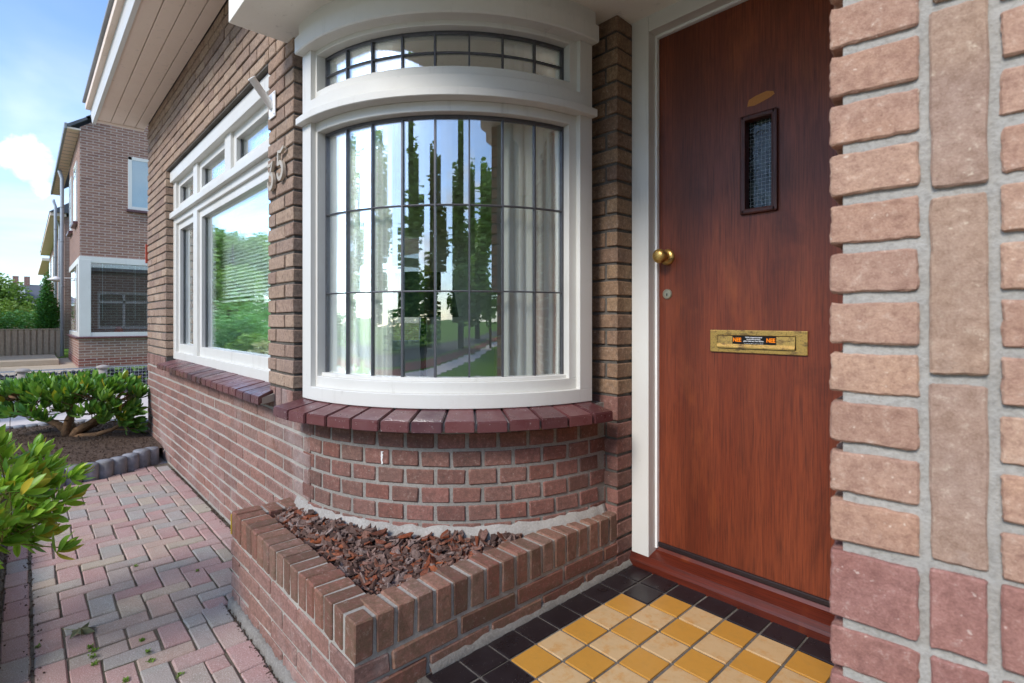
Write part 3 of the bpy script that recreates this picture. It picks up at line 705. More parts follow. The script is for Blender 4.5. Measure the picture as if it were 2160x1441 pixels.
# door leaf with a window hole
WXa, WXb, WZa, WZb = -.770, -.680, 1.322, 1.625
bm = bmesh.new()
for b in ((DX0+.0125, WXa, DY, DY+.045, .085, 2.034), (WXb, DX1, DY, DY+.045, .085, 2.034), (WXa, WXb, DY, DY+.045, .085, WZa), (WXa, WXb, DY, DY+.045, WZb, 2.034)): box(bm, *b)
bmesh.ops.remove_doubles(bm, verts=bm.verts, dist=.0001)
door = meshobj('front_door', bm, M['wood'], house); door['label'] = 'red brown flush wooden front door with a small upright window'
boxobj('weather_strip', DX0+.013, DX1, DY-.010, DY+.001, .077, .094, M['strip'], door, .003)
bm = bmesh.new()
for (x0, x1, z0, z1) in ((WXa-.014, WXb+.014, WZb-.003, WZb+.016), (WXa-.014, WXb+.014, WZa-.016, WZa+.003), (WXa-.016, WXa+.003, WZa-.016, WZb+.016), (WXb-.003, WXb+.016, WZa-.016, WZb+.016)):
    box(bm, x0, x1, DY-.014, DY+.02, z0, z1, .006)
meshobj('window_moulding', bm, M['wood_dark'], door)
boxobj('wired_pane', WXa+.0, WXb-.0, DY+.025, DY+.031, WZa, WZb, M['wired'], door, 0)
bm = bmesh.new(); x = WXa+.006
while x < WXb: box(bm, x-.0003, x+.0003, DY+.0238, DY+.0244, WZa, WZb); x += .0125
z = WZa+.006
while z < WZb: box(bm, WXa, WXb, DY+.0238, DY+.0244, z-.0003, z+.0003); z += .0125
meshobj('pane_wire', bm, M['wire'], door)
# bare patch above the window
bm = bmesh.new(); pts = [(-.765, 1.673), (-.760, 1.694), (-.735, 1.702), (-.70, 1.707), (-.680, 1.700), (-.676, 1.690), (-.69, 1.683), (-.715, 1.676), (-.74, 1.670)]
vb = [bm.verts.new((x, DY-.0006, z)) for x, z in pts]; vt = [bm.verts.new((x, DY-.0002, z)) for x, z in pts]
bm.faces.new(vb)
for i in range(len(pts)): bm.faces.new((vb[i], vb[(i+1) % len(pts)], vt[(i+1) % len(pts)], vt[i]))
meshobj('bare_wood_patch', bm, M['rawwood'], door)
def lathe(bm, prof, c, axis_rot, n=24):
    rings = []
    for r, h in prof: rings.append([bm.verts.new(Vector(c)+axis_rot @ Vector((r*math.cos(2*PI*k/n), r*math.sin(2*PI*k/n), h))) for k in range(n)])
    for i in range(len(rings)-1):
        for k in range(n): bm.faces.new((rings[i][k], rings[i][(k+1) % n], rings[i+1][(k+1) % n], rings[i+1][k]))
    bm.faces.new(rings[0][::-1]); bm.faces.new(rings[-1])
RY = Matrix.Rotation(R(90), 3, 'X')        # local z -> -Y
bm = bmesh.new(); lathe(bm, [(.0305, 0), (.031, .003), (.029, .008), (.022, .011), (.0155, .013), (.0135, .02), (.0135, .030), (.0175, .034), (.0245, .042), (.027, .052), (.0265, .061), (.0225, .069), (.014, .0735), (.004, .0745)], (-1.067, DY, 1.189), RY)
meshobj('door_knob', bm, M['brass'], door, smooth=True)
bm = bmesh.new(); lathe(bm, [(.0195, 0), (.0195, .003), (.0165, .006), (.0135, .0062), (.0125, .0045), (.003, .0045)], (-1.067, DY, 1.048), RY); meshobj('cylinder_lock', bm, M['nickel'], door, smooth=False)
bm = bmesh.new(); box(bm, -1.0685, -1.0655, DY-.0052, DY-.004, 1.040, 1.047); lathe(bm, [(.0028, 0), (.0026, .0008)], (-1.067, DY-.0045, 1.048), RY, 10); meshobj('keyhole', bm, M['black'], door)
LX0, LX1, LZ0, LZ1 = -.893, -.575, .837, .914
bm = bmesh.new()
for b in ((LX0, LX1, DY-.007, DY, LZ1-.018, LZ1), (LX0, LX1, DY-.007, DY, LZ0, LZ0+.013), (LX0, LX0+.026, DY-.0071, DY, LZ0, LZ1), (LX1-.034, LX1, DY-.0071, DY, LZ0, LZ1)): box(bm, *b, .0016)
meshobj('letter_plate', bm, M['brass'], door)
boxobj('letter_slot_shadow_gap', LX0+.024, LX1-.032, DY-.002, DY-.0005, LZ0+.011, LZ1-.016, M['black'], door, 0)
bm = bmesh.new(); pf = [(DY-.002, LZ1-.0195), (DY-.0075, LZ1-.0195), (DY-.0085, LZ0+.030), (DY-.0135, LZ0+.020), (DY-.0135, LZ0+.0155), (DY-.002, LZ0+.0145)]
ra = [bm.verts.new((LX0+.028, y, z)) for y, z in pf]; rb = [bm.verts.new((LX1-.036, y, z)) for y, z in pf]
for i in range(6): bm.faces.new((ra[i], ra[(i+1) % 6], rb[(i+1) % 6], rb[i]))
bm.faces.new(ra); bm.faces.new(rb[::-1]); flap = meshobj('letter_flap', bm, M['brass'], door)
SX0, SX1, SZ0, SZ1 = -.812, -.668, .8672, .8945
stk = boxobj('sticker', SX0, SX1, DY-.0096, DY-.0084, SZ0, SZ1, M['black'], door, 0); stk['label'] = 'black NEE NEE sticker with orange and white print'
def text(body, x, y, z, size, mat, parent, bold=0., rz=0., sx=1., align='CENTER', ext=.0002, name='lettering', shear=0):
    c = bpy.data.curves.new(name, 'FONT'); c.body = body; c.size = size; c.align_x = align; c.align_y = 'CENTER'; c.offset = bold; c.extrude = ext; c.shear = shear
    o = bpy.data.objects.new('tmp', c); COL.objects.link(o); dg = bpy.context.evaluated_depsgraph_get()
    me = bpy.data.meshes.new_from_object(o.evaluated_get(dg)); bpy.data.objects.remove(o); me.materials.clear(); me.materials.append(mat)
    return inst(name, me, Matrix.Translation((x, y, z)) @ Matrix.Rotation(rz, 4, 'Z') @ Matrix.Rotation(R(90), 4, 'X') @ Matrix.Diagonal((sx, 1, 1, 1)), parent)
TY = DY-.0099
for x in (SX0+.0165, SX1-.0165): text('NEE', x, TY, .8810, .0185, M['orange_ink'], door, .0007, sx=.86)
xm = (SX0+SX1)/2
for i, (s, sz) in enumerate((('Géén ongeadresseerd', .0063), ('reclamedrukwerk,', .0063), ('géén Huis aan Huis bladen', .0063))): text(s, xm, TY, .8906-.0064*i, sz, M['white_ink'], door, .00008, ext=.0001)
text('voor post met naam en adres is er wel plek', xm, TY, .8696, .0036, M['white_ink'], door, ext=.0001)

# ------------------------------------------------------------------ canopy, eave, roof
CZ = 2.105
can = boxobj('porch_canopy', -2.25, 1.6, .582, 1.96, CZ, CZ+.16, M['canopy'], house, .004)
eave = boxobj('roof_eave', -5.80, 1.9, .455, .80, 2.705, 2.76, M['soffit'], house, 0)
ys = [.458, .552, .640, .728]; zf = 2.668
yy = [(.458, .548), (.552, .636), (.640, .724), (.728, .797)]
for (a, b) in yy: boxobj('soffit_board', -5.735, 1.9, a, b, zf+random.uniform(0, .002), 2.71, M['soffit'], eave, .002)
boxobj('soffit_board', -5.805, -5.738, .458, .797, zf-.003, 2.71, M['soffit'], eave, .002)
bm = bmesh.new(); pf = [(.456, 2.655), (.432, 2.655), (.418, 2.765), (.456, 2.765)]
ra = [bm.verts.new((-5.83, y, z)) for y, z in pf]; rb = [bm.verts.new((1.9, y, z)) for y, z in pf]
for i in range(4): bm.faces.new((ra[i], ra[(i+1) % 4], rb[(i+1) % 4], rb[i]))
bm.faces.new(ra); bm.faces.new(rb[::-1]); meshobj('fascia', bm, M['white'], eave)
boxobj('gutter', -5.83, 1.9, .385, .45, 2.7655, 2.825, M['soffit'], eave, .006)
boxobj('roof_edge_strip', -5.85, 1.9, .365, .45, 2.8255, 2.85, M['zinc'], eave, .003)
boxobj('flat_roof', -5.8, 1.9, .45, 5.2, 2.826, 2.95, M['zinc'], house, 0)
boxobj('room_ceiling', -5.55, 1.5, .93, 5.0, 2.30, 2.60, M['ceiling'], house, 0)
core('inner_wall', [(-5.55, -5.45, 1.0, 2.05, -.3, 2.7), (-5.55, -5.45, 3.70, 5.0, -.3, 2.7), (-5.55, -5.45, 2.05, 3.70, -.3, .6), (-5.55, -5.45, 2.05, 3.70, 2.05, 2.7), (-5.62, -4.6, 5.0, 5.2, -.3, 2.7), (-2.2, -1.1, 5.0, 5.2, -.3, 2.7), (-4.6, -2.2, 5.0, 5.2, 2.15, 2.7), (-4.6, -2.2, 5.0, 5.2, -.3, .5), (-1.35, -1.24, 1.9, 5.0, -.3, 2.7)], M['room'])  # opening in the rear wall added to let more light into the room
bm = bmesh.new(); arc_prof(bm, [(.55, 2.125), (.80, 2.125), (.80, 2.7), (.55, 2.7)], -95, 3, 24); box(bm, -2.19, -2.0, .86, 1.02, 2.12, 2.7); meshobj('inner_wall', bm, M['room'], house)
boxobj('room_floor', -5.5, -1.25, 1.0, 5.0, -.1, .06, M['floorwood'], house, 0)
# side window seen through the room
bm = bmesh.new()
for b in ((-5.632, -5.551, 1.001, 2.05, -.3, 2.7), (-5.632, -5.551, 3.70, 5.2, -.3, 2.7), (-5.632, -5.551, 2.05, 3.70, -.3, .6), (-5.632, -5.551, 2.05, 3.70, 2.05, 2.7)): box(bm, *b)
meshobj('side_wall', bm, M['nb_brick'], house)
sw = boxobj('side_window_frame', -5.60, -5.50, 2.05, 3.70, .60, .70, M['white'], house, 0)
for b in ((2.05, 2.13, .699, 2.05), (3.62, 3.70, .699, 2.05), (2.13, 3.62, 1.96, 2.05), (2.13, 3.62, 1.60, 1.70), (2.84, 2.92, .699, 1.97)): boxobj('frame_rail', -5.601, -5.499, *b, M['white'], sw, 0)
for a, b in ((2.13, 2.84), (2.92, 3.62)):
    for z0, z1 in ((.70, 1.60), (1.70, 1.96)): boxobj('pane', -5.56, -5.555, a, b, z0, z1, M['glass_far'], sw, 0)

PC.flush(house, 300)

# small fixtures on the pier
fb = thing('flagpole_bracket', (-2.405, FY, 1.89), 'white metal flagpole holder screwed to the brick pier above the house number', 'flagpole holder')
boxobj('back_plate', -2.443, -2.367, FY-.009, FY-.003, 1.835, 1.945, M['plastic'], fb, .002)
bm = bmesh.new(); a, b = Vector((-2.405, FY-.005, 1.878)), Vector((-2.405, .712, 1.985)); d = (b-a).normalized(); q = d.to_track_quat('Z', 'Y').to_matrix(); Lh = (b-a).length
lathe(bm, [(.0158, 0), (.0158, Lh-.006), (.0175, Lh-.005), (.0175, Lh), (.0145, Lh), (.0145, Lh-.04), (.002, Lh-.041)], a, q, 20); meshobj('tube', bm, M['plastic'], fb, smooth=True)
bm = bmesh.new()
for x in (-2.436, -2.374):
    for z in (1.845, 1.935): lathe(bm, [(.004, 0), (.003, .002)], (x, FY-.0088, z), RY, 8)
meshobj('screws', bm, M['wire'], fb)
def digit(name, pts, wd, x, z, label):
    """flat metal digit built as a ribbon along a stroke"""
    bm = bmesh.new(); n = len(pts); Lp, Rp = [], []
    for i, (px, pz) in enumerate(pts):
        a = Vector(pts[max(i-1, 0)][:2]); b = Vector(pts[min(i+1, n-1)][:2]); d = (b-a).normalized(); nn = Vector((-d.y, d.x))
        ww = wd*(.62+.38*math.sin(PI*min(1, max(0, i/(n-1)))))*(1.0)
        Lp.append(Vector((px, pz))+nn*ww/2); Rp.append(Vector((px, pz))-nn*ww/2)
    y0, y1 = FY-.020, FY-.008
    V = [[bm.verts.new((x+p.x, y, z+p.y)) for p in (l, r) for y in (y0, y1)] for l, r in zip(Lp, Rp)]
    for i in range(n-1):
        a, b = V[i], V[i+1]
        for q in ((0, 2), (2, 3), (3, 1), (1, 0)): bm.faces.new((a[q[0]], a[q[1]], b[q[1]], b[q[0]]))
    bm.faces.new([V[0][k] for k in (0, 1, 3, 2)]); bm.faces.new([V[-1][k] for k in (0, 2, 3, 1)])
    o = meshobj(name, bm, M['digit'], None); return o
hn = thing('house_number', (-2.33, FY, 1.58), 'bronze coloured number 35 on the brick pier beside the bow window', 'house number')
def arcpts(cx, cz, rx, rz, a0, a1, n): return [(cx+rx*math.cos(R(a0+(a1-a0)*i/n)), cz+rz*math.sin(R(a0+(a1-a0)*i/n))) for i in range(n+1)]
d3 = [(-.034, .050), (.0, .048), (.030, .056)]+[(.012, .030), (-.006, .008)]+arcpts(0, -.022, .030, .032, 85, -185, 16)
d5 = [(.044, .068), (.012, .056), (-.018, .060), (-.020, .035), (-.022, .008)]+arcpts(.002, -.022, .030, .034, 115, -170, 16)
for pts, x, z, lb in ((d3, -2.395, 1.575, 0), (d5, -2.280, 1.598, 0)):
    o = digit('digit', pts, .020, x, z, lb); o.parent = hn; o.matrix_parent_inverse = Matrix.Translation(-LOC[hn.name])
ws = thing('wall_sign', (-5.60, FY, 1.75), 'small red sign fixed edge-on at the far corner of the front wall', 'sign')
boxobj('sign_panel', -5.662, -5.648, FY-.014, FY+.10, 1.455, 1.625, M['redplastic'], ws, .004)

# ================================================================== INTERIOR THINGS
def curtain(name, pts, z0, z1, amp, label, thick=.003, wl=.045, cat='curtain'):
    """pleated cloth hanging along a polyline"""
    bm = bmesh.new(); path = []
    for (a, b) in zip(pts[:-1], pts[1:]):
        a, b = Vector(a), Vector(b); n = max(2, int((b-a).length/.006))
        for i in range(n): path.append(a+(b-a)*i/n)
    path.append(Vector(pts[-1])); s = 0; cols = []
    for i, p in enumerate(path):
        d = (path[min(i+1, len(path)-1)]-path[max(i-1, 0)]).normalized(); nn = Vector((-d.y, d.x)); s += .006
        ph = 2*PI*s/wl+1.1*math.sin(s*9)
        col = []
        for k, z in enumerate([z0+(z1-z0)*j/8 for j in range(9)]):
            o_ = amp*(math.sin(ph)+.35*math.sin(2.3*ph+z))*(.75+.25*math.sin(z*2+s*7))
            col.append([bm.verts.new((p.x+nn.x*(o_+t), p.y+nn.y*(o_+t), z)) for t in (0, thick)])
        cols.append(col)
    for i in range(len(cols)-1):
        for k in range(8):
            for t in (0, 1): bm.faces.new((cols[i][k][t], cols[i+1][k][t], cols[i+1][k+1][t], cols[i][k+1][t]))
    for i in (0, len(cols)-1):
        for k in range(8): bm.faces.new((cols[i][k][0], cols[i][k][1], cols[i][k+1][1], cols[i][k+1][0]))
    o = meshobj(name, bm, M['curtain'], None, smooth=True); return tag(o, label, cat, 'curtains behind the bow window')
def cpt(a, r): return arc_pt(r, a)
curtain('curtain', [cpt(a, .705) for a in range(-28, -5, 2)], .08, 2.28, .011, 'pale linen curtain gathered at the right side of the bow window')
curtain('curtain', [cpt(a, .70) for a in range(-88, -61, 2)], .08, 2.28, .011, 'pale linen curtain gathered at the left side of the bow window')
lp = onz(893, 700, .9)      # direction only
lx, ly = -2.35, 2.02
q = ray(893, 660); t = 2.75; lx, ly = q.x*t, q.y*t
tb = thing('side_table', (lx, ly, .06), 'round dark side table behind the bow window glass', 'table')
bm = bmesh.new(); lathe(bm, [(.22, 0), (.22, .03)], (lx, ly, .58), Matrix.Identity(3)); meshobj('table_top', bm, M['floorwood'], tb)
bm = bmesh.new(); lathe(bm, [(.02, 0), (.02, .5)], (lx, ly, .08), Matrix.Identity(3), 12); lathe(bm, [(.15, 0), (.13, .02)], (lx, ly, .06), Matrix.Identity(3), 24); meshobj('pedestal', bm, M['floorwood'], tb)
la = thing('table_lamp', (lx, ly, .61), 'table lamp with a dark green drum shade seen through the bow window', 'lamp')
bm = bmesh.new(); lathe(bm, [(.055, 0), (.055, .015), (.016, .03), (.014, .12), (.020, .2), (.012, .36)], (lx, ly, .61), Matrix.Identity(3)); meshobj('lamp_base', bm, M['green'], la, smooth=True)
bm = bmesh.new(); lathe(bm, [(.185, 0), (.145, .225), (.141, .225), (.181, .001)], (lx, ly, .965), Matrix.Identity(3), 32); meshobj('lamp_shade', bm, M['green'], la, smooth=False)
def chair(px, t, rz, label):
    v_ = ray(px, 675); x, y = v_.x*t, v_.y*t
    c = thing('armchair', (x, y, .06), label, 'chair', 'chairs inside the bow window room')
    bm = bmesh.new(); box(bm, -.25, .25, -.25, .25, .36, .46, .03); o = meshobj('seat', bm, M['chair'], c)
    bm = bmesh.new(); box(bm, -.25, .25, .2, .27, .40, .86, .03); o2 = meshobj('backrest', bm, M['chair'], c)
    obs = [o, o2]
    for sx in (-.22, .22):
        for sy in (-.22, .22):
            bm = bmesh.new(); box(bm, sx-.02, sx+.02, sy-.02, sy+.02, .06, .37); obs.append(meshobj('leg', bm, M['floorwood'], c))
    for o in obs: o.matrix_basis = Matrix.Translation((x, y, 0)) @ Matrix.Rotation(rz, 4, 'Z')
chair(800, 2.9, R(120), 'pale upholstered chair left of the lamp behind the bow window')
chair(965, 2.8, R(-40), 'pale upholstered chair right of the lamp behind the bow window')
# venetian blind in the long window
vb = thing('venetian_blind', (-3.05, .98, 2.0), 'half lowered white venetian blind behind the long window', 'blind')
boxobj('head_rail', -3.95, -2.50, .97, 1.0, 1.66, 1.69, M['blind'], vb, 0)
bmb = brick_mesh(1.44, .024, .0014, M['blind'], .0004, 0., 1)
for i in range(27):
    inst('slat', bmb, Matrix.Translation((-3.22, .985, 1.65-.021*i)) @ Matrix.Rotation(R(52), 4, 'X'), vb)
boxobj('bottom_rail', -3.94, -2.50, .972, .998, 1.065, 1.078, M['blind'], vb, 0)

# ================================================================== NEAR PIER
pier = thing('porch_pier', (.12, .9, 0), 'rough pink and buff brick porch pier close to the camera on the right', 'pier')
PY = .760
PROT = Matrix.Translation((-.2175, PY, 0)) @ Matrix.Rotation(R(6), 4, 'Z') @ Matrix.Translation((.2175, -PY, 0))
bm = bmesh.new(); box(bm, -.216+.012, .42, PY+.0065, 1.08, -.5, 2.104)
bmesh.ops.subdivide_edges(bm, edges=[e for e in bm.edges if abs(e.verts[0].co.z-e.verts[1].co.z) > 1], cuts=60)
bmesh.ops.transform(bm, matrix=PROT, verts=bm.verts)
pw = meshobj('mortar_core', bm, M['mortar_pier'], pier)
PP = Pieces()
def near_brick(Lx, Hz, W_, mat, seed):
    """rougher block with crumbled edges for the close pier"""
    bm = bmesh.new(); bmesh.ops.create_cube(bm, size=1); bmesh.ops.scale(bm, vec=(Lx, W_, Hz), verts=bm.verts)
    bmesh.ops.bevel(bm, geom=list(bm.edges), offset=.0022, segments=1, affect='EDGES', profile=.5)
    bmesh.ops.subdivide_edges(bm, edges=[e for e in bm.edges if e.calc_length() > .03], cuts=9, use_grid_fill=True)
    rs = Vector((seed*3.1, seed*1.7, seed*.9))
    for v in bm.verts:
        e = max(abs(v.co.x)/(Lx/2), 0)*0; p = v.co*60+rs; edge = sum(1 for a, h in ((v.co.x, Lx/2), (v.co.z, Hz/2)) if abs(a) > h-.004); n_ = noise.noise_vector(v.co*22+rs)*.0016+noise.noise_vector(p*1.6)*.0009*(1+edge*.8)+noise.noise_vector(v.co*330+rs)*.0008*edge; n_.y *= .35
        v.co += n_
    me = bpy.data.meshes.new('brick'); bmesh.ops.recalc_face_normals(bm, faces=bm.faces); bm.to_mesh(me); bm.free()
    me.polygons.foreach_set('use_smooth', [False]*len(me.polygons)); me.materials.append(mat); return me
nbc = {}
def nput(x0, x1, z0, z1, mat, key):
    Lx, Hz = x1-x0, z1-z0; kk = (round(Lx, 3), round(Hz, 3), mat.name, random.randrange(3))
    if kk not in nbc: nbc[kk] = near_brick(Lx, Hz, .1, mat, len(nbc)+1)
    PP.add('brick', nbc[kk], PROT @ TM((x0+x1)/2, PY+.05+random.uniform(-.0015, .0025), (z0+z1)/2, random.gauss(0, .006), random.gauss(0, .006)), pw)
XA = (-.2175, -.1270); XB = (-.1165, -.0665); XC = (-.0555, .0395); XD = (.050, .100); XEe = (.111, .206)
z = .668; k = 0
while z < 2.1:
    for X in (XA, XC, XEe): nput(X[0], X[1], z+random.uniform(-.001, .001), z+.0505, M['pier_pink'], k)
    z += CP_; k += 1
zt = .671
while zt < 2.1:
    for X in (XB, XD): nput(X[0], X[1], zt, min(zt+.204, 2.1), M['pier_buff'], 0)
    zt += .2155
for X in (XA, XB, XC, XD, XEe): nput(X[0], X[1], .570, .655+.006*(X[0] > -.12), M['pier_red'], 0)
z = .558-.0515
while z > -.15:
    for X in (XA, XC, XEe): nput(X[0], X[1], z, z+.0505, M['pier_red'], k)
    z -= CP_
zt = .558
while zt > -.2:
    for X in (XB, XD): nput(X[0], X[1], zt-.178+.0, zt, M['pier_red'], 0)
    zt -= .189
PP.flush(pier, 300)

# ================================================================== PORCH FLOOR
# the house goes on to the right of the porch
hb = boxobj('porch_wall', DX1+.091, 1.6, 1.745, 1.93, -.3, 2.12, M['nb_brick'], house, 0)
boxobj('side_wall', 1.6, 5.0, PY+.0085, 1.93, -.5, 2.68, M['canopy'], house, 0)
S = .106
def tx(i): return (i-11.209)*S
def tyy(j): return (j+8.373)*S
pf = boxobj('porch_floor', tx(0)-.010, .60, tyy(-1)-.02, 1.728, -.25, -.004, M['tile_grout'], None, 0, kind='structure')
for i in range(0, 17):
    for j in range(-1, 8):
        edge = i == 0 or j in (-1, 7) or (i, j) in ((1, 6), (1, 0))
        mt = M['tile_black'] if edge else (M['tile_yellow'] if (i+j) % 2 == 0 else M['tile_cream'])
        me = brick_mesh(S-.0080, S-.0080, .012, mt, .0009, .0006, 3)
        inst('tile', me, Matrix.Translation((tx(i+.5)+random.gauss(0, .0005), tyy(j+.5)+random.gauss(0, .0005), -.0055+random.uniform(-.0004, .0004))) @ Matrix.Rotation(random.gauss(0, .004), 4, 'Z'), pf)
# cement fillet where planter meets the tiles
bm = bmesh.new(); pr = [(-1.20, 0), (-1.20, .028), (-1.193, .020), (-1.176, .0035), (-1.176, -.003)]
rs = random.Random(5); rings = []
for i in range(40):
    y = .80+.93*i/39; w_ = rs.uniform(-.002, .003); rings.append([bm.verts.new((x+(w_ if k == 2 or k == 3 else 0), y, z+(w_ if k in (1, 2) else 0))) for k, (x, z) in enumerate(pr)])
for a, b in zip(rings[:-1], rings[1:]):
    for k in range(4): bm.faces.new((a[k], a[k+1], b[k+1], b[k]))
meshobj('cement_fillet', bm, M['footing'], pf, smooth=True)

# ================================================================== PLANTER
pl = thing('brick_planter', (-1.7, .8, GZ), 'low triangular red brick planter with a rowlock rim in front of the bow window', 'planter')
PXr, PYf, PXl, PT = -1.190, .583, -2.215, .215
I = .005; RT = .098
bm = bmesh.new()
box(bm, PXl+I, PXr-I, PYf+I, PYf+RT-I, -.5, PT-I); box(bm, PXr-RT+I, PXr-I, PYf+RT-I, 1.70, -.5, PT-I); box(bm, PXl+I, PXl+RT-I, PYf+RT-I, .812, -.5, PT-I)
pc = meshobj('mortar_core', bm, M['mortar'], pl)
PL = Pieces(); mp_ = M['planter']
def pput(L_, H_, W_, x, y, z, rz, mat=None, jz=.0015):
    me = brick_mesh(L_, W_, H_, mat or mp_, ch=.0035, jit=.002)
    PL.add('brick', me, TM(x+random.gauss(0, .0008), y+random.gauss(0, .0008), z+random.uniform(-jz, jz), rz+random.gauss(0, .012), random.gauss(0, .01)), pc)
RH = .098
n = 17; p = (PXr-PXl)/n
for i in range(n-1): pput(p-.0115, RH, RT, PXl+p*(i+.5), PYf+RT/2, PT-RH/2, 0)
pput(p-.0055, RH, .052, PXr-(p-.0055)/2, PYf+.026, PT-RH/2, 0)
n = 18; y0 = PYf+RT+.008; p = (1.662-y0)/n
y = PYf; 
# corner bricks turned to the porch side
n = 17; y0 = PYf+.0575; p = (1.66-y0)/n
for i in range(n): pput(p-.0125, RH, RT, PXr-RT/2, y0+p*(i+.5), PT-RH/2, PI/2)
for i in range(2): pput(.052, RH, RT, PXl+RT/2, PYf+RT+.036+.064*i, PT-RH/2, PI/2)
zc = PT-RH-GAP-(CP_-GAP)/2; k = 0
while zc > -.14:
    x = PXl+(.105 if k % 2 else 0); 
    if k % 2: pput(.095, CP_-GAP, .1, PXl+.0475, PYf+.05, zc, 0, M['redpale'])
    while x < PXr-.03:
        Lb = min(.21, PXr-x)
        if Lb > .03: pput(Lb, CP_-GAP, .1, x+Lb/2, PYf+.05, zc, 0, M['redpale'])
        x += Lb+GAP
    if zc > -.02:
        y = PYf+(.105 if not k % 2 else 0.0)
        if not k % 2: pass
        while y < 1.69:
            Lb = min(.21, 1.69-y)
            if Lb > .03: pput(Lb, CP_-GAP, .1 if y > PYf+.02 else .098, PXr-.05+.001, y+Lb/2, zc, PI/2)
            y += Lb+GAP
    zc -= CP_; k += 1
PL.flush(pl, 300)
bm = bmesh.new()
rs = random.Random(9); a = []; nn_ = 50
for i in range(nn_+1):
    x = PXl+.01+(PXr-PXl-.02)*i/nn_; a.append([bm.verts.new(pp) for pp in ((x, PYf+.01, -.105+rs.uniform(-.008, .008)), (x, PYf-.012+rs.uniform(-.004, .004), -.112+rs.uniform(-.01, .01)), (x, PYf-.02+rs.uniform(-.006, .006), -.16), (x, PYf+.01, -.16))])
for p_, q_ in zip(a[:-1], a[1:]):
    for k in range(4): bm.faces.new((p_[k], p_[(k+1) % 4], q_[(k+1) % 4], q_[k]))
meshobj('cement_footing', bm, M['footing'], pl, smooth=True)
m = Mat('yellow_paint_mark', .6, .3); m.color(srgb('#b89a34')); boxobj('paint_mark', PXl-.0015, PXl+.007, PYf-.0022, PYf+.012, PT-.088, PT-.012, m.m, pl, .001)
bm = bmesh.new(); rsd = random.Random(2); rg = []
for i in range(9):
    w_ = .0035*(1-.05*i)*rsd.uniform(.5, 1.5); a_ = -59.8+rsd.uniform(-.12, .12); zz = .492-.0055*i
    rg.append([bm.verts.new((*arc_pt(.8135, a_+sg*math.degrees(w_/.81)), zz)) for sg in (-1, 1)]+[bm.verts.new((*arc_pt(.8105, a_+sg*math.degrees(w_/.81)), zz)) for sg in (1, -1)])
for a_, b_ in zip(rg[:-1], rg[1:]):
    for k in range(4): bm.faces.new((a_[k], a_[(k+1) % 4], b_[(k+1) % 4], b_[k]))
bm.faces.new(rg[0]); bm.faces.new(rg[-1][::-1]); meshobj('paint_drip', bm, M['plastic'], curved)
# soil and bark chips
def in_bed(x, y, m_=.0): return PXl+RT+m_ < x < PXr-RT-m_ and y > PYf+RT+m_ and (Vector((x, y))-C0).length > .835+m_ and not (x < C0.x and y > .80-m_)
def bed_z(x, y): return .140+.055*math.exp(-max(0, math.hypot(x-C0.x, y-C0.y)-.83)/.10)+.035*math.exp(-(((x+1.75)/.3)**2+((y-.82)/.16)**2))+.02*math.exp(-(((x+1.4)/.12)**2+((y-1.1)/.25)**2))+.008*noise.noise(Vector((x*9, y*9, 0)))
bm = bmesh.new(); g = .02; grid = {}
for i in range(60):
    for j in range(60):
        x, y = PXl+.06+i*g, PYf+.06+j*g
        if x < PXr-.05 and y < 1.70: grid[i, j] = bm.verts.new((x, y, bed_z(x, y)-.012))
for (i, j), v in grid.items():
    if all(k in grid for k in ((i+1, j), (i+1, j+1), (i, j+1))): bm.faces.new((v, grid[i+1, j], grid[i+1, j+1], grid[i, j+1]))
ps = meshobj('planter_soil', bm, M['soil'], pl, smooth=True); ps['kind'] = 'stuff'
V, F, rn = [], [], []; rs = random.Random(21)
cnt = 0
while cnt < 1700:
    x, y = rs.uniform(PXl+RT, PXr-RT), rs.uniform(PYf+RT, 1.65)
    if not in_bed(x, y, .004): continue
    cnt += 1; b = len(V)
    l_, w_, t_ = rs.uniform(.013, .036)*rs.choice((.7, 1, 1.1)), rs.uniform(.008, .019), rs.uniform(.002, .005)
    rot = Matrix.Rotation(rs.uniform(0, 2*PI), 3, 'Z') @ Matrix.Rotation(rs.gauss(0, .38), 3, 'Y') @ Matrix.Rotation(rs.gauss(0, .5), 3, 'X')
    c = Vector((x, y, bed_z(x, y)+rs.uniform(-.006, .016)))
    ns = 6; top = []
    for k in range(ns):
        an = 2*PI*k/ns+rs.uniform(-.3, .3); rr = rs.uniform(.7, 1.1); top.append(Vector((math.cos(an)*l_*rr, math.sin(an)*w_*rr, 0)))
    for s in (1, -1):
        for q_ in top: V.append(c+rot @ (q_+Vector((0, 0, s*t_*rs.uniform(.5, 1)+.15*q_.x*q_.x/l_*2))))
    F.append(list(range(b, b+ns))); F.append(list(range(b+2*ns-1, b+ns-1, -1)))
    for k in range(ns): F.append([b+k, b+ns+k, b+ns+(k+1) % ns, b+(k+1) % ns])
    rn += [rs.random()]*(ns+2)
o = leafmesh_arr(V, F, rn, 'bark_mulch', [M['chips']], None, kind='stuff', smooth=False); tag(o, 'loose brown bark chips filling the brick planter', 'bark mulch')

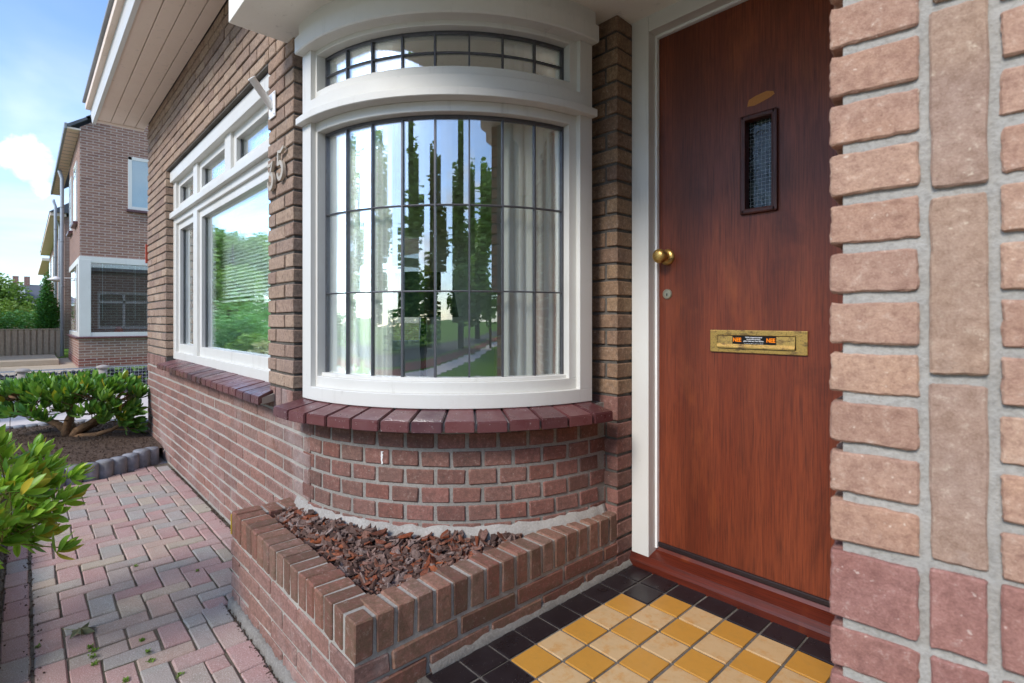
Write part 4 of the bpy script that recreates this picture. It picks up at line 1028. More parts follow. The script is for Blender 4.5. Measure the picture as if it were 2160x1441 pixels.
# ================================================================== PATH
PZ = -.140
pth = boxobj('garden_path', -4.75, 1.2, -.16, .81, -.4, PZ-.006, M['sand'], None, 0, kind='structure')
W = .080
PV = Pieces()
def paver(x0, x1, y0, y1):
    w_, d_ = x1-x0-.0055, y1-y0-.0055
    if w_ < .02 or d_ < .02: return
    me = brick_mesh(w_, d_, .05, M['paver'], .0035, .0016, 3)
    x, y = (x0+x1)/2, (y0+y1)/2
    sag = .004*noise.noise(Vector((x*2.3, y*2.3, 1)))
    PV.add('paver', me, Matrix.Translation((x+random.gauss(0, .0008), y+random.gauss(0, .0008), PZ-.025+sag+random.uniform(-.0015, .0015))) @ Matrix.Rotation(random.gauss(0, .006), 4, 'Z') @ Matrix.Rotation(random.gauss(0, .006), 4, 'X'), pth)
def bed_out(x, y): return math.hypot((x+5.62)/1.10, (y-.02)/1.02) > 1.0
def herring(X0, X1, Y0, Y1, test=lambda x, y: True):
    i0, i1 = 0, int((X1-X0)/W)+2; j1 = int((Y1-Y0)/W)+2
    for i in range(-1, i1):
        for j in range(-1, j1):
            m_ = (i-j) % 4
            if m_ == 0: c = (X0+i*W, X0+(i+2)*W, Y0+j*W, Y0+(j+1)*W)
            elif m_ == 3: c = (X0+i*W, X0+(i+1)*W, Y0+j*W, Y0+(j+2)*W)
            else: continue
            a, b, c_, d_ = max(c[0], X0), min(c[1], X1), max(c[2], Y0), min(c[3], Y1)
            if b-a > .02 and d_-c_ > .02 and test((a+b)/2, (c_+d_)/2): paver(a, b, c_, d_)
ok = lambda x, y: bed_out(x-.04, y)
XH = -4.70+W*31
herring(-4.70, XH, .020, .712, ok)
herring(XH, XH+W*14, .020, .020+W*5.8, ok)
x = -4.65
k = 0
while x < PXl-.02:
    if ok(x+.05, .75): paver(x, min(x+2*W, PXl-.005), .714, .714+W-.004)
    x += 2*W
x = PXl-.03
while x < -.9: paver(x, x+2*W, .022+W*5.8, .022+W*6.8); x += 2*W
x = -4.4
while x < -.9:
    if ok(x, -.05): paver(x, x+2*W, -.062, .016)
    x += 2*W
PV.flush(pth, 300, 'pavers')
# dirt strips and moss in joints
V, F, rn = [], [], []; rs = random.Random(4)
def blade(V, F, rn, c, s, rs):
    b = len(V); an = rs.uniform(0, 2*PI); d = Vector((math.cos(an), math.sin(an), rs.uniform(.2, 1.2)))*s; w_ = Vector((-math.sin(an), math.cos(an), 0))*s*.45
    V.extend([c, c+d*.5+w_, c+d, c+d*.5-w_]); F.append([b, b+1, b+2, b+3]); rn.append(rs.random())
for px, py in ((190, 1365), (195, 1385), (200, 1400), (312, 1375), (318, 1395), (380, 1425), (285, 1195), (265, 1435), (300, 1350), (78, 1365), (495, 1128), (198, 1372), (415, 1205)):
    c0 = onz(px, py, PZ)
    for _ in range(45): blade(V, F, rn, c0+Vector((rs.gauss(0, .006), rs.gauss(0, .004), rs.uniform(-.003, .001))), rs.uniform(.003, .008), rs)
o = leafmesh_arr(V, F, rn, 'moss_tufts', [M['moss']], None, kind='stuff', smooth=False); tag(o, 'green moss sprouting in the joints of the path', 'moss')
V, F, rn = [], [], []
def crumb(c, s):
    b = len(V); rot = Matrix.Rotation(rs.uniform(0, 6), 3, Vector((rs.random(), rs.random(), rs.random()+.1)).normalized())
    for p_ in ((1, 0, 0), (-1, 0, 0), (0, 1, 0), (0, -1, 0), (0, 0, 1), (0, 0, -1)): V.append(c+rot @ (Vector(p_)*s*rs.uniform(.6, 1.2)))
    for f in ((0, 2, 4), (2, 1, 4), (1, 3, 4), (3, 0, 4), (2, 0, 5), (1, 2, 5), (3, 1, 5), (0, 3, 5)): F.append([b+i for i in f]); rn.append(0)
for _ in range(2600):
    x = rs.uniform(-4.5, -.9)
    if rs.random() < .6 and x > PXl: c = Vector((x, PYf-.012-abs(rs.gauss(0, .012)), PZ+rs.uniform(-.004, .002)))
    elif rs.random() < .5: c = Vector((rs.uniform(-4.5, PXl), .80-abs(rs.gauss(0, .012)), PZ+rs.uniform(-.004, .003)))
    else: c = Vector((rs.uniform(-4.2, -1.0), rs.choice((-.07, .018))+rs.gauss(0, .012), PZ+rs.uniform(-.004, .003)))
    crumb(c, rs.uniform(.0012, .005))
for _ in range(5200):
    a = rs.uniform(0, 2*PI); r_ = math.sqrt(rs.random()); x, y = -5.62+1.05*r_*math.cos(a), .02+.97*r_*math.sin(a)
    if y < .78 or x < -5.66: crumb(Vector((x, y, -.045+.03*(1-r_)+rs.uniform(-.003, .004))), rs.uniform(.002, .009))
o = leafmesh_arr(V, F, rn, 'soil_crumbs', [M['soil']], None, kind='stuff', smooth=False); tag(o, 'dark soil crumbs along the foot of the walls and in the round bed', 'soil')
# fallen leaf
c = onz(170, 1332, PZ+.004)
fl = bmesh.new(); outl = []
lob = [(0, 1.), (22, .45), (48, .95), (70, .42), (95, .8), (120, .4), (150, .5), (172, .16), (188, .16), (210, .5), (240, .4), (265, .8), (290, .42), (312, .95), (338, .45)]
for an, rr in lob: outl.append(Vector((math.cos(R(an))*rr*.058, math.sin(R(an))*rr*.048, 0)))
rot = Matrix.Rotation(R(40), 3, 'Z'); cv = fl.verts.new(c+Vector((0, 0, .012))); ring = [fl.verts.new(c+rot @ (p_+Vector((0, 0, .004+.010*math.sin(i*2.1))))) for i, p_ in enumerate(outl)]
for i in range(len(ring)): fl.faces.new((cv, ring[i], ring[(i+1) % len(ring)]))
bmesh.ops.solidify(fl, geom=fl.faces[:], thickness=.0006)
a = c+rot @ Vector((-.012, 0, .004)); b = c+rot @ Vector((-.075, .004, .001)); tube(fl, [a, (a+b)/2, b], [.0011, .001, .001], 5)
m = Mat('pale_fallen_leaf', .8, .2); m.color(m.mix(m.rng(m.noise(30, 4), .35, .65), srgb('#7e8a6a'), srgb('#a09a74'))); M['fallen'] = m.m
o = meshobj('fallen_leaf', fl, M['fallen']); tag(o, 'grey green fallen maple leaf lying on the path', 'leaf')

# ================================================================== ROUND BED AND PALISADES
bm = bmesh.new(); g = .05; grid = {}
for i in range(50):
    for j in range(50):
        x, y = -6.85+i*g, -1.1+j*g; rr = math.hypot((x+5.62)/1.08, (y-.02)/1.0)
        if rr < 1.03: grid[i, j] = bm.verts.new((x, y, -.052+.035*(1-rr)+.008*noise.noise(Vector((x*6, y*6, 0)))))
for (i, j), v in grid.items():
    if all(k in grid for k in ((i+1, j), (i+1, j+1), (i, j+1))): bm.faces.new((v, grid[i+1, j], grid[i+1, j+1], grid[i, j+1]))
o = meshobj('flower_bed_soil', bm, M['soil'], None, smooth=True, kind='structure')
pe = thing('palisade_edging', (-5.6, .0, GZ), 'curved edging of upright blue grey concrete palisades round the soil bed', 'edging')
bm = bmesh.new(); lathe(bm, [(.053, -.12), (.053, .112), (.048, .122), (.002, .123)], (0, 0, 0), Matrix.Identity(3), 14)
pm = bpy.data.meshes.new('palisade'); bm.to_mesh(pm); bm.free(); pm.materials.append(M['palisade']); pm.polygons.foreach_set('use_smooth', [True]*len(pm.polygons))
a = -60.
while a < 300:
    x, y = -5.62+1.08*math.cos(R(a)), .02+1.0*math.sin(R(a)); st = .094
    if not (y > .76 and x > XE-.06): inst('palisade', pm, TM(x, y, -.150+random.uniform(-.006, .006)), pe)
    a += math.degrees(st/1.04)
# stone edging left of the path
se = thing('stone_edging', (-2.5, -.17, GZ), 'low rough grey stone edging along the left side of the path', 'edging')
for i in range(46):
    for k in range(5):
        me = brick_mesh(.098, .055, .024, M['stone_edge'], .006, .006, 5)
        inst('stone', me, TM(-4.35+.048*i+random.uniform(-.01, .01)+.03*(k % 2), -.098-.006*k+random.uniform(-.004, .004), -.135+.024*k, random.gauss(0, .08)), se)

boxobj('border_soil', -4.4, 1.0, -1.2, -.12, -.3, -.05, M['soil'], None, 0, kind='structure')

# ================================================================== SHRUBS
def leaf_shape(l_, w_, fold=.25, curl=.25):
    """leaf in local space: base at origin, tip along +X, 2 x 5 quads, 20 tris"""
    V, F = [], []; n = 5
    for i in range(n+1):
        t = i/n; x = l_*t; ww = w_*.5*math.sin(PI*min(1, t*.92+.04))**.8*(1 if t < .98 else .05); z = -curl*l_*t*t*.6
        V += [Vector((x, -ww, z+fold*ww)), Vector((x, 0, z)), Vector((x, ww, z+fold*ww))]
    for i in range(n):
        for k in range(2): b = 3*i+k; F.append([b, b+1, b+4, b+3])
    return V, F
def shrub(name, base, tips, leafL, leafW, nleaf, mats, label, branches, stem_mat, limit=300, yprob=.04, twig_r=.004, spread=(10, 60), seed=1, flw=None):
    rs = random.Random(seed)
    t = thing(name, base, label, 'shrub')
    for pts, rads in branches:
        bm = bmesh.new(); tube(bm, pts, rads, 9); meshobj('branch', bm, stem_mat, t, smooth=True)
    # twigs to each tip from nearest branch point
    bp = [Vector(p) for pts, _ in branches for p in pts[1:]]
    bm = bmesh.new()
    for (p, d) in tips:
        q = min(bp, key=lambda b: (b-p).length+max(0, b.z-p.z)*2); mid = (q+p)/2+Vector((rs.gauss(0, .01), rs.gauss(0, .01), -.01))
        tube(bm, [q, mid, p], [twig_r*1.3, twig_r, twig_r*.7], 5, False)
    tw = meshobj('twigs', bm, stem_mat, t, smooth=True, kind='stuff')
    LV = [leaf_shape(leafL*s, leafW*s, f, c) for s, f, c in ((1, .3, .2), (.85, .2, .45), (1.1, .35, .1), (.7, .3, .3))]
    lm = []
    for V, F in LV:
        row = []
        for mt in mats:
            me = bpy.data.meshes.new('leaf'); me.from_pydata(V, [], F); me.polygons.foreach_set('use_smooth', [True]*len(F)); me.materials.append(mt); row.append(me)
        lm.append(row)
    items = []
    for (p, d) in tips:
        d = d.normalized(); q = d.to_track_quat('X', 'Z').to_matrix().to_4x4()
        nl = nleaf+rs.randint(-2, 2)
        for i in range(nl):
            f_ = i/nl; inc = R(spread[0]+(spread[1]-spread[0])*(1-f_)+rs.gauss(0, 8)); az = i*2.4+rs.gauss(0, .2)
            back = -d*leafL*.35*(1-f_)*rs.uniform(.6, 1.3)
            mw = Matrix.Translation(p+back) @ q @ Matrix.Rotation(az, 4, 'X') @ Matrix.Rotation(-inc, 4, 'Y') @ Matrix.Rotation(rs.gauss(0, .25), 4, 'X')
            mi = 0 if rs.random() > yprob else min(1, len(mats)-1)
            items.append((lm[rs.randrange(len(lm))][mi], mw))
    def score(it):
        x, y, D = toscreen(it[1].to_translation()); return D if D > 0 and -40 < x < 2200 and 0 < y < 1480 else 99
    items.sort(key=score)
    for me, mw in items[:limit]: inst('leaf', me, mw, t)
    V, F, rn, mi = [], [], [], []
    for me, mw in items[limit:]:
        b = len(V); r_ = rs.random(); V += [mw @ v.co for v in me.vertices]
        for p_ in me.polygons: F.append([b+i for i in p_.vertices]); rn.append(r_); mi.append(mats.index(me.materials[0]))
    if F: leafmesh_arr(V, F, rn, 'foliage', mats, t, mi, 'stuff')
    return t
# shrub 1: rhododendron on bare crooked limbs in the round bed
rs = random.Random(11)
B = Vector((-5.84, .27, -.05)); RV = Vector((math.sin(YAW), math.cos(YAW), 0)); DV = Vector((-math.cos(YAW), math.sin(YAW), 0)); UP = Vector((0, 0, 1))
def rel(r_, u, d_=0.): return B+RV*r_+UP*u+DV*d_
branches = [([rel(0, -.05), rel(.01, .05), rel(-.08, .11), rel(-.20, .16), rel(-.30, .25), rel(-.42, .32), rel(-.50, .35)], [.055, .04, .028, .024, .02, .017, .012]),
 ([rel(0, -.04), rel(.0, .06, -.02), rel(.03, .15, -.03), rel(.05, .24, -.02), rel(.04, .33, 0)], [.05, .036, .03, .024, .014]),
 ([rel(.02, -.03), rel(.08, .06), rel(.20, .13), rel(.31, .22), rel(.40, .30), rel(.47, .40)], [.045, .032, .026, .022, .018, .01]),
 ([rel(.02, -.03), rel(.12, .01, -.02), rel(.26, .03, -.02), rel(.38, .07, 0), rel(.50, .15, .02)], [.04, .028, .02, .016, .01]),
 ([rel(0, .02, .05), rel(-.1, .1, .15), rel(-.2, .25, .3)], [.04, .025, .012]), ([rel(0, .02, .05), rel(.15, .12, .2), rel(.3, .28, .35)], [.04, .025, .012]),
 ([rel(-.02, 0, -.03), rel(-.09, -.045, -.10), rel(-.14, -.055, -.2), rel(-.19, -.07, -.3)], [.03, .014, .01, .004]),
 ([rel(.03, -.02, -.02), rel(.12, -.035, -.05), rel(.2, -.04, -.1), rel(.24, -.06, -.12)], [.025, .013, .01, .004]),
 ([rel(-.03, 0, 0), rel(-.14, -.03, -.04), rel(-.24, -.045, -.04)], [.025, .012, .005])]
tips = []
while len(tips) < 220:
    a, b, c_ = rs.uniform(-1, 1), rs.uniform(-.9, 1), rs.uniform(-1, 1)
    if a*a+c_*c_ > 1: continue
    top = .46-.08*abs(a)**2-.05*c_*c_-.05*noise.noise(Vector((a*3, c_*3, 5))); lowz = .15+.10*(1-abs(a))+.06*noise.noise(Vector((a*4, c_*4, 1)))
    u = top if rs.random() < .62 else rs.uniform(lowz, top)
    p = rel(a*.60-.02, u+rs.gauss(0, .015), c_*.42); d = (p-rel(0, -.05)).normalized()*.6+UP*.55+Vector((rs.gauss(0, .25), rs.gauss(0, .25), rs.gauss(0, .1)))
    tips.append((p, d))
for k in range(10): p = rel(.50+rs.uniform(-.06, .10), .10+rs.uniform(-.03, .14), rs.uniform(-.1, .1)); tips.append((p, RV*.8+UP*rs.uniform(-.6, .5)))
shrub('rhododendron_bush', tuple(B), tips, .098, .036, 10, [M['leaf_dark'], M['leaf_yellow']], 'spreading dark green rhododendron on bare crooked limbs in the round soil bed', branches, M['branch'], seed=3, yprob=.035)
# shrub 2: bright skimmia beside the path at the left edge
rs = random.Random(12)
B = Vector((-2.32, -.30, -.06))
tips = []; br = []
for k in range(9):
    an = rs.uniform(0, 2*PI); e = B+Vector((math.cos(an)*.17, math.sin(an)*.15, rs.uniform(.38, .55))); mid = B+(e-B)*.5+Vector((rs.gauss(0, .02), rs.gauss(0, .02), .02))
    br.append(([B+Vector((math.cos(an)*.03, math.sin(an)*.03, -.02)), mid, e], [.010, .007, .004]))
br.append(([B, B+Vector((.02, .12, .26)), B+Vector((.0, .26, .46))], [.010, .007, .004])); br.append(([B, B+Vector((.10, .12, .22)), B+Vector((.18, .25, .36))], [.009, .006, .004]))
while len(tips) < 150:
    v_ = Vector((rs.gauss(0, 1), rs.gauss(0, 1), rs.gauss(.35, .8))).normalized(); rr = rs.uniform(.72, 1.05)+.12*noise.noise(v_*2)
    p = B+Vector((0, .04, .46))+Vector((v_.x*.36*rr, v_.y*.36*rr, v_.z*.24*rr))
    if p.z < .14: continue
    tips.append((p, v_+UP*.55+Vector((rs.gauss(0, .15), rs.gauss(0, .15), 0))))
for k in range(14): p = B+Vector((rs.uniform(.1, .28), rs.uniform(.25, .44), rs.uniform(.28, .56))); tips.append((p, Vector((.3, .6, .5))+Vector((rs.gauss(0, .3), rs.gauss(0, .2), rs.gauss(0, .2)))))
shrub('skimmia_bush', tuple(B), tips, .062, .022, 11, [M['leaf_light'], M['leaf_yellow']], 'bright green shrub with yellowing leaves leaning over the near left edge of the path', br, M['stem'], twig_r=.0022, seed=5, yprob=.10)

# ================================================================== NEIGHBOUR SIDE
boxobj('driveway', -10.2, -6.0, -7, 6, -.25, -.150, M['drive'], None, 0, kind='structure')
boxobj('front_pavement', -6.0, -4.72, -7, 6, -.25, -.158, M['drive'], None, 0, kind='structure')
boxobj('neighbour_patio', -20.0, -10.25, -7, .95, -.25, -.146, M['patio'], None, 0, kind='structure')
boxobj('patio_step', -19.8, -17.0, -1.2, .62, -.147, -.02, M['patio'], None, .01, kind='structure')
# gabion wall
gb = thing('gabion_wall', (-10.1, 0, GZ), 'low gabion wall of wire mesh filled with black stones behind the rhododendron', 'gabion wall')
V, F, rn = [], [], []; rs = random.Random(8)
for _ in range(2600):
    c = Vector((rs.uniform(-10.17, -10.0), rs.uniform(-3, 2.2), rs.uniform(-.13, .19))); s = rs.uniform(.02, .05); crumb(c, s)
sg = leafmesh_arr(V, F, rn, 'stone_fill', [M['gabion']], gb, kind='stuff', smooth=False)
bm = bmesh.new()
y = -3.
while y < 2.3:
    box(bm, -9.955, -9.951, y-.002, y+.002, -.15, .225); y += .05
z = -.14
while z < .24: box(bm, -9.951, -9.947, -3, 2.3, z-.002, z+.002); z += .05
box(bm, -10.2, -9.95, -3, 2.3, .222, .228) if 0 else None
y = -3.
while y < 2.3: box(bm, -10.2, -9.95, y-.002, y+.002, .223, .227); y += .05
for xx in (-10.19, -10.14, -10.09, -10.04, -9.99): box(bm, xx-.002, xx+.002, -3, 2.3, .2275, .2315)
meshobj('wire_mesh', bm, M['wire'], gb, kind='stuff')
for y in (-.02, .86, -.9):
    t = thing('gabion_post', (-9.92, y, GZ), {-.02: 'pale round capped post left of the rhododendron at the gabion wall', .86: 'pale round capped post in the middle of the gabion wall', -.9: 'pale round capped post of the gabion wall at the far left'}[y], 'post', 'posts of the gabion wall')
    bm = bmesh.new(); lathe(bm, [(.055, 0), (.055, .38)], (-9.93, y, -.15), Matrix.Identity(3), 14); meshobj('shaft', bm, M['post'], t, smooth=True)
    bm = bmesh.new(); lathe(bm, [(.08, 0), (.085, .02), (.07, .035), (.02, .05)], (-9.93, y, .23), Matrix.Identity(3), 16); meshobj('cap', bm, M['post'], t, smooth=True)
# neighbour's house
NX, NY = -15.6, .93
nb = thing('neighbour_house', (-18, 4, GZ), 'brown brick house next door with a white corner bay window and grey downpipes', 'house')
bm = bmesh.new()
for b in ((NX-3.7, NX, NY, 3.2, 2.42, 5.38), (NX-3.7, NX-.25, NY+.2, 13, -.2, 5.37), (NX-.3, NX, 3.19, 13, -.2, 5.38)): box(bm, *b)
gv = [[bm.verts.new((x, y, z)) for y, z in ((NY, 5.38), (6.9, 5.38), (6.9, 5.38+.75*(6.9-NY)))] for x in (NX, NX-.3)]
bm.faces.new(gv[0]); bm.faces.new(gv[1][::-1])
for i in range(3): bm.faces.new((gv[0][i], gv[0][(i+1) % 3], gv[1][(i+1) % 3], gv[1][i]))
nw = meshobj('upper_wall', bm, M['nb_brick'], nb)
bm = bmesh.new(); box(bm, NX-3.7, NX+.04, NY-.02, 3.3, .06, .52); box(bm, NX-9, NX-3.71, NY+.35, 3, -.2, 5.3); meshobj('lower_wall', bm, M['nb_brick'], nb)
bm = bmesh.new(); box(bm, NX-3.7, NX+.045, NY-.025, 3.3, -.3, .059); meshobj('red_plinth', bm, M['nb_red'], nb)
boxobj('bay_sill', NX-3.75, NX+.10, NY-.08, 3.3, .52, .56, M['sill'], nb, .01)
boxobj('corner_post', NX-.28, NX+.06, NY-.02, NY+.20, .561, 2.35, M['white'], nb, .01)
bwf = boxobj('bay_window_frame', NX-.06, NX+.05, NY+.19, 3.3, .561, .66, M['white'], nb, .005)
boxobj('window_head', NX-.06, NX+.055, NY-.01, 3.3, 2.28, 2.42, M['white'], nb, .005)
boxobj('bay_window_frame', NX-3.7, NX-.27, NY-.01, NY+.08, .561, .66, M['white'], nb, .005); boxobj('bay_window_frame', NX-3.7, NX-.27, NY-.011, NY+.08, 2.28, 2.42, M['white'], nb, .005)
boxobj('bay_window_frame', NX-.92, NX-.80, NY-.01, NY+.07, .66, 2.28, M['white'], nb, .005)
boxobj('bay_pane', NX-.02, NX, NY+.19, 3.25, .65, 2.29, M['glass_far'], nb, 0)
boxobj('bay_pane', NX-3.6, NX-.27, NY+.03, NY+.045, .65, 2.29, M['glass_far'], nb, 0)
core2 = bmesh.new(); box(core2, NX-3.6, NX-2.4, NY+.3, 3.2, 0, 2.4); meshobj('room_back', core2, M['room'], nb)
for i, (z, h, c) in enumerate(((1.66, .10, 'blind'), (.98, .30, 'blind'), (.66, .08, 'floorwood'))): boxobj('added_band', NX-.34, NX-.30, NY+.25, 3.1, z, z+h, M[c], nb, 0)  # bands added inside, two of them pale to brighten the dark bay window
for y in (NY+.42, NY+1.05): boxobj('blind_cord', NX-.09, NX-.085, y, y+.008, .95, 2.28, M['blind'], nb, 0)
bm = bmesh.new(); lathe(bm, [(.10, 0), (.05, .13)], (NX-.25, NY+.75, .66), Matrix.Identity(3), 16); o = meshobj('red_lampshade', bm, M['redplastic']); tag(o, 'small red shade standing inside the neighbour bay window', 'lampshade')
nwf = boxobj('upper_window_frame', NX-.05, NX+.02, 1.83, 3.0, 3.62, 3.70, M['white'], nb, .005)
for b in ((1.83, 1.91, 3.699, 4.90), (2.9, 3.0, 3.699, 4.90), (1.83, 3.0, 4.82, 4.901)): boxobj('upper_window_frame', NX-.05, NX+.021, b[0], b[1], b[2], b[3], M['white'], nb, .005)
boxobj('upper_pane', NX+.011, NX+.014, 1.9, 2.91, 3.69, 4.83, M['glass_far'], nb, 0); boxobj('upper_sill', NX-.02, NX+.07, 1.80, 3.05, 3.56, 3.62, M['sill'], nb, .005)
boxobj('pane_backing', NX+.0025, NX+.0055, 1.91, 2.9, 3.70, 4.82, M['blind'], nb, 0)  # white sheet added behind the pane, standing in for its pale reflection
for x0 in (NX-1.5, NX-3.3):
    f = boxobj('side_window_frame', x0, x0+.85, NY-.03, NY+.03, 3.3, 4.75, M['white'], nb, .005); boxobj('side_pane', x0+.08, x0+.77, NY-.036, NY-.031, 3.38, 4.67, M['glass_far'], nb, 0)
    boxobj('side_sill', x0-.05, x0+.9, NY-.09, NY, 3.24, 3.30, M['sill'], nb, .005)
eb = boxobj('eave_soffit', NX-8.6, NX+.02, NY-.22, NY+.02, 5.30, 5.34, M['soffit'], nb, .005)
boxobj('eave_gutter', NX-8.6, NX+.03, NY-.27, NY-.22, 5.29, 5.42, M['zinc'], nb, .01)
for i in range(24): boxobj('soffit_joint', NX-.36*i-.3, NX-.36*i-.29, NY-.215, NY+.01, 5.294, 5.301, M['zinc'], nb, 0)
bm = bmesh.new()
for k in range(18):
    y = NY-.2+.34*k; z = 5.33+.255*k
    vs = [bm.verts.new(p) for p in ((NX+.05, y, z), (NX+.05, y+.40, z+.30), (NX-8.6, y+.40, z+.30), (NX-8.6, y, z), (NX+.05, y-.03, z+.06), (NX+.05, y+.37, z+.34), (NX-8.6, y+.37, z+.34), (NX-8.6, y-.03, z+.06))]
    for f in ((3, 2, 1, 0), (4, 5, 6, 7), (0, 1, 5, 4), (1, 2, 6, 5), (2, 3, 7, 6), (3, 0, 4, 7)): bm.faces.new([vs[i] for i in f])
meshobj('roof', bm, M['rooftile'], nb)
def downpipe(x, y, z0, z1, par):
    bm = bmesh.new(); tube(bm, [(x, y-.06, z1+.10), (x, y-.05, z1+.02), (x, y, z1-.15), (x, y, z1-.2), (x, y, z0)], [.045]*5, 12); p = meshobj('downpipe', bm, M['pvc_grey'], par, smooth=True)
    for z in (z0+.8, z0+2, z0+3.3, z0+4.3):
        bm = bmesh.new(); lathe(bm, [(.052, 0), (.052, .03)], (x, y, z), Matrix.Identity(3), 12); meshobj('pipe_clip', bm, M['zinc'], p)
def col_at(px, y): v_ = ray(px, 675); return v_.x*y/v_.y
downpipe(col_at(131, .80), .80, -.1, 5.2, nb); downpipe(col_at(117, .82), .82, -.1, 5.2, nb)
wl = thing('wall_lamp', (-21, .9, 2.3), 'white saucer shaped lamp on an arm at the neighbour wall', 'lamp')
c = onx(118, 590, -20.5); bm = bmesh.new(); lathe(bm, [(.02, .10), (.05, .08), (.21, .0), (.20, -.015), (.08, -.06), (.02, -.07)], c, Matrix.Identity(3), 20); meshobj('lamp_head', bm, M['plastic'], wl, smooth=True)
bm = bmesh.new(); tube(bm, [c+Vector((0, 0, .05)), c+Vector((0, .35, .06)), c+Vector((0, .5, .0))], [.015]*3, 8); meshobj('arm', bm, M['plastic'], wl)
# second house in the row
n2 = thing('terraced_house', (-33, 4, GZ), 'second brown brick house of the row beyond the neighbour', 'house')
boxobj('wall', -44, -27, 1.15, 9, -.2, 5.0, M['nb_brick'], n2, 0)
boxobj('eave', -44, -26.9, .72, 1.2, 4.98, 5.12, M['soffit'], n2, .01)
bm = bmesh.new(); vs = [bm.verts.new(p) for p in ((-26.8, .7, 5.12), (-44, .7, 5.12), (-44, 5, 8.2), (-26.8, 5, 8.2), (-26.8, 9.5, 5.12), (-44, 9.5, 5.12))]
for f in ((0, 1, 2, 3), (3, 2, 5, 4), (0, 3, 4), (1, 5, 2), (0, 4, 5, 1)): bm.faces.new([vs[i] for i in f])
meshobj('roof', bm, M['rooftile'], n2)
for x in (-29, -33, -37, -41):
    boxobj('window_frame', x-1.2, x, 1.10, 1.16, 2.9, 4.4, M['white'], n2, 0); boxobj('pane', x-1.1, x-.1, 1.09, 1.099, 3.0, 4.3, M['glass_far'], n2, 0)
downpipe(-28.2, 1.05, -.1, 4.9, n2)
n3 = thing('terraced_house', (-55, 4, GZ), 'third and farthest brown brick house of the row', 'house')
boxobj('wall', -66, -50, 1.5, 9, -.2, 5.2, M['nb_brick'], n3, 0); boxobj('eave', -66, -49.8, .9, 1.6, 5.15, 5.35, M['soffit'], n3, .01)
fh = thing('slate_roofed_house', (-75, -4, GZ), 'distant house with a large grey slate roof and red shutters', 'house')
def P3(px, py, x): return onx(px, py, x)
a, b = P3(-40, 640, -75), P3(90, 640, -75)
boxobj('wall', -85, -75, a.y, b.y+3, -.2, a.z, M['nb_brick'], fh, 0)
bm = bmesh.new(); zr = P3(40, 600, -80).z
vs = [bm.verts.new(p) for p in ((-74.5, a.y, a.z), (-74.5, b.y+3, a.z), (-80, b.y+1, zr), (-80, a.y+3, zr), (-86, a.y, a.z), (-86, b.y+3, a.z))]
for f in ((0, 1, 2, 3), (3, 2, 5, 4), (0, 3, 4), (1, 5, 2), (0, 4, 5, 1)): bm.faces.new([vs[i] for i in f])
meshobj('roof', bm, M['darkroof'], fh)
boxobj('cornice', -74.6, -74.3, a.y, b.y+3, a.z-.15, a.z+.05, M['white'], fh, 0)
q0, q1 = P3(56, 645, -74.9), P3(66, 690, -74.9); boxobj('shutter', -75.01, -74.9, q0.y, q1.y, q1.z, q0.z-.5, M['redplastic'], fh, 0)
for px in (33, 57): q0 = P3(px, 602, -80); boxobj('chimney', -80.3, -79.7, q0.y-.25, q0.y+.25, zr-.5, zr+.9, M['nb_red'], fh, 0)
q0 = P3(45, 612, -76.5); boxobj('dormer', -77.5, -76, q0.y-.3, q0.y+.3, q0.z-.9, q0.z+.1, M['white'], fh, 0)
# fence of vertical boards
fc = thing('wooden_fence', (-20.2, -1, GZ), 'brown wooden fence of overlapping vertical boards beside the neighbour patio', 'fence')
fx = -20.2; y = -3.2; ym = ony(128, 700, 1).y
yend = onx(128, 700, fx).y; i = 0
bme = brick_mesh(.022, .092, .80, M['fence'], .003, .002, 4); bmb_ = brick_mesh(.022, .092, .72, M['fence'], .003, .002, 4)
y = yend-.05
while y > -3.2:
    if i % 2 == 0: inst('board', bme, TM(fx+.03, y, .27), fc)
    else: inst('board', bmb_, TM(fx-.03, y, .30), fc)
    y -= .066 if i % 2 else .066; i += 1
for z in (.60, .0): boxobj('rail', fx-.012, fx+.012, -3.3, yend, z, z+.06, M['fence'], fc, .003)
boxobj('top_rail', fx-.05, fx+.055, -3.3, yend+.01, .675, .70, M['fence'], fc, .003)

# ------------------------------------------------------------------ trees, hedges
def crown_pts(blobs, n, rs, lean=0):
    out_ = []; tot = sum(b[3]*b[4]*b[5] for b in blobs)
    for cx, cy, cz, rx, ry, rz in blobs:
        k = int(n*rx*ry*rz/tot)
        for _ in range(k):
            v_ = Vector((rs.gauss(0, 1), rs.gauss(0, 1), rs.gauss(0, 1))).normalized(); rr = rs.random()**.45
            nn = noise.noise(v_*2.2+Vector((cx, cy, cz)))
            out_.append(Vector((cx+v_.x*rx*rr*(1+.35*nn), cy+v_.y*ry*rr*(1+.35*nn), cz+v_.z*rz*rr*(1+.35*nn))))
    return out_
def foliage(name, pts, size, mat, parent, rs, kind=None):
    V, F, rn = [], [], []
    for p in pts:
        b = len(V); s = size*rs.uniform(.6, 1.3); q_ = Vector((rs.gauss(0, 1), rs.gauss(0, 1), rs.gauss(.3, 1))).normalized().to_track_quat('Z', 'Y').to_matrix()
        for dx, dy, dz in ((-.5, 0, 0), (0, -.3, .1), (.5, 0, 0), (0, .3, .1)): V.append(p+q_ @ Vector((dx*s, dy*s, dz*s)))
        F.append([b, b+1, b+2, b+3]); rn.append((.5+.5*noise.noise(p*.8)+rs.uniform(-.2, .2)) % 1)
    return leafmesh_arr(V, F, rn, name, [mat], parent, None, kind, False)
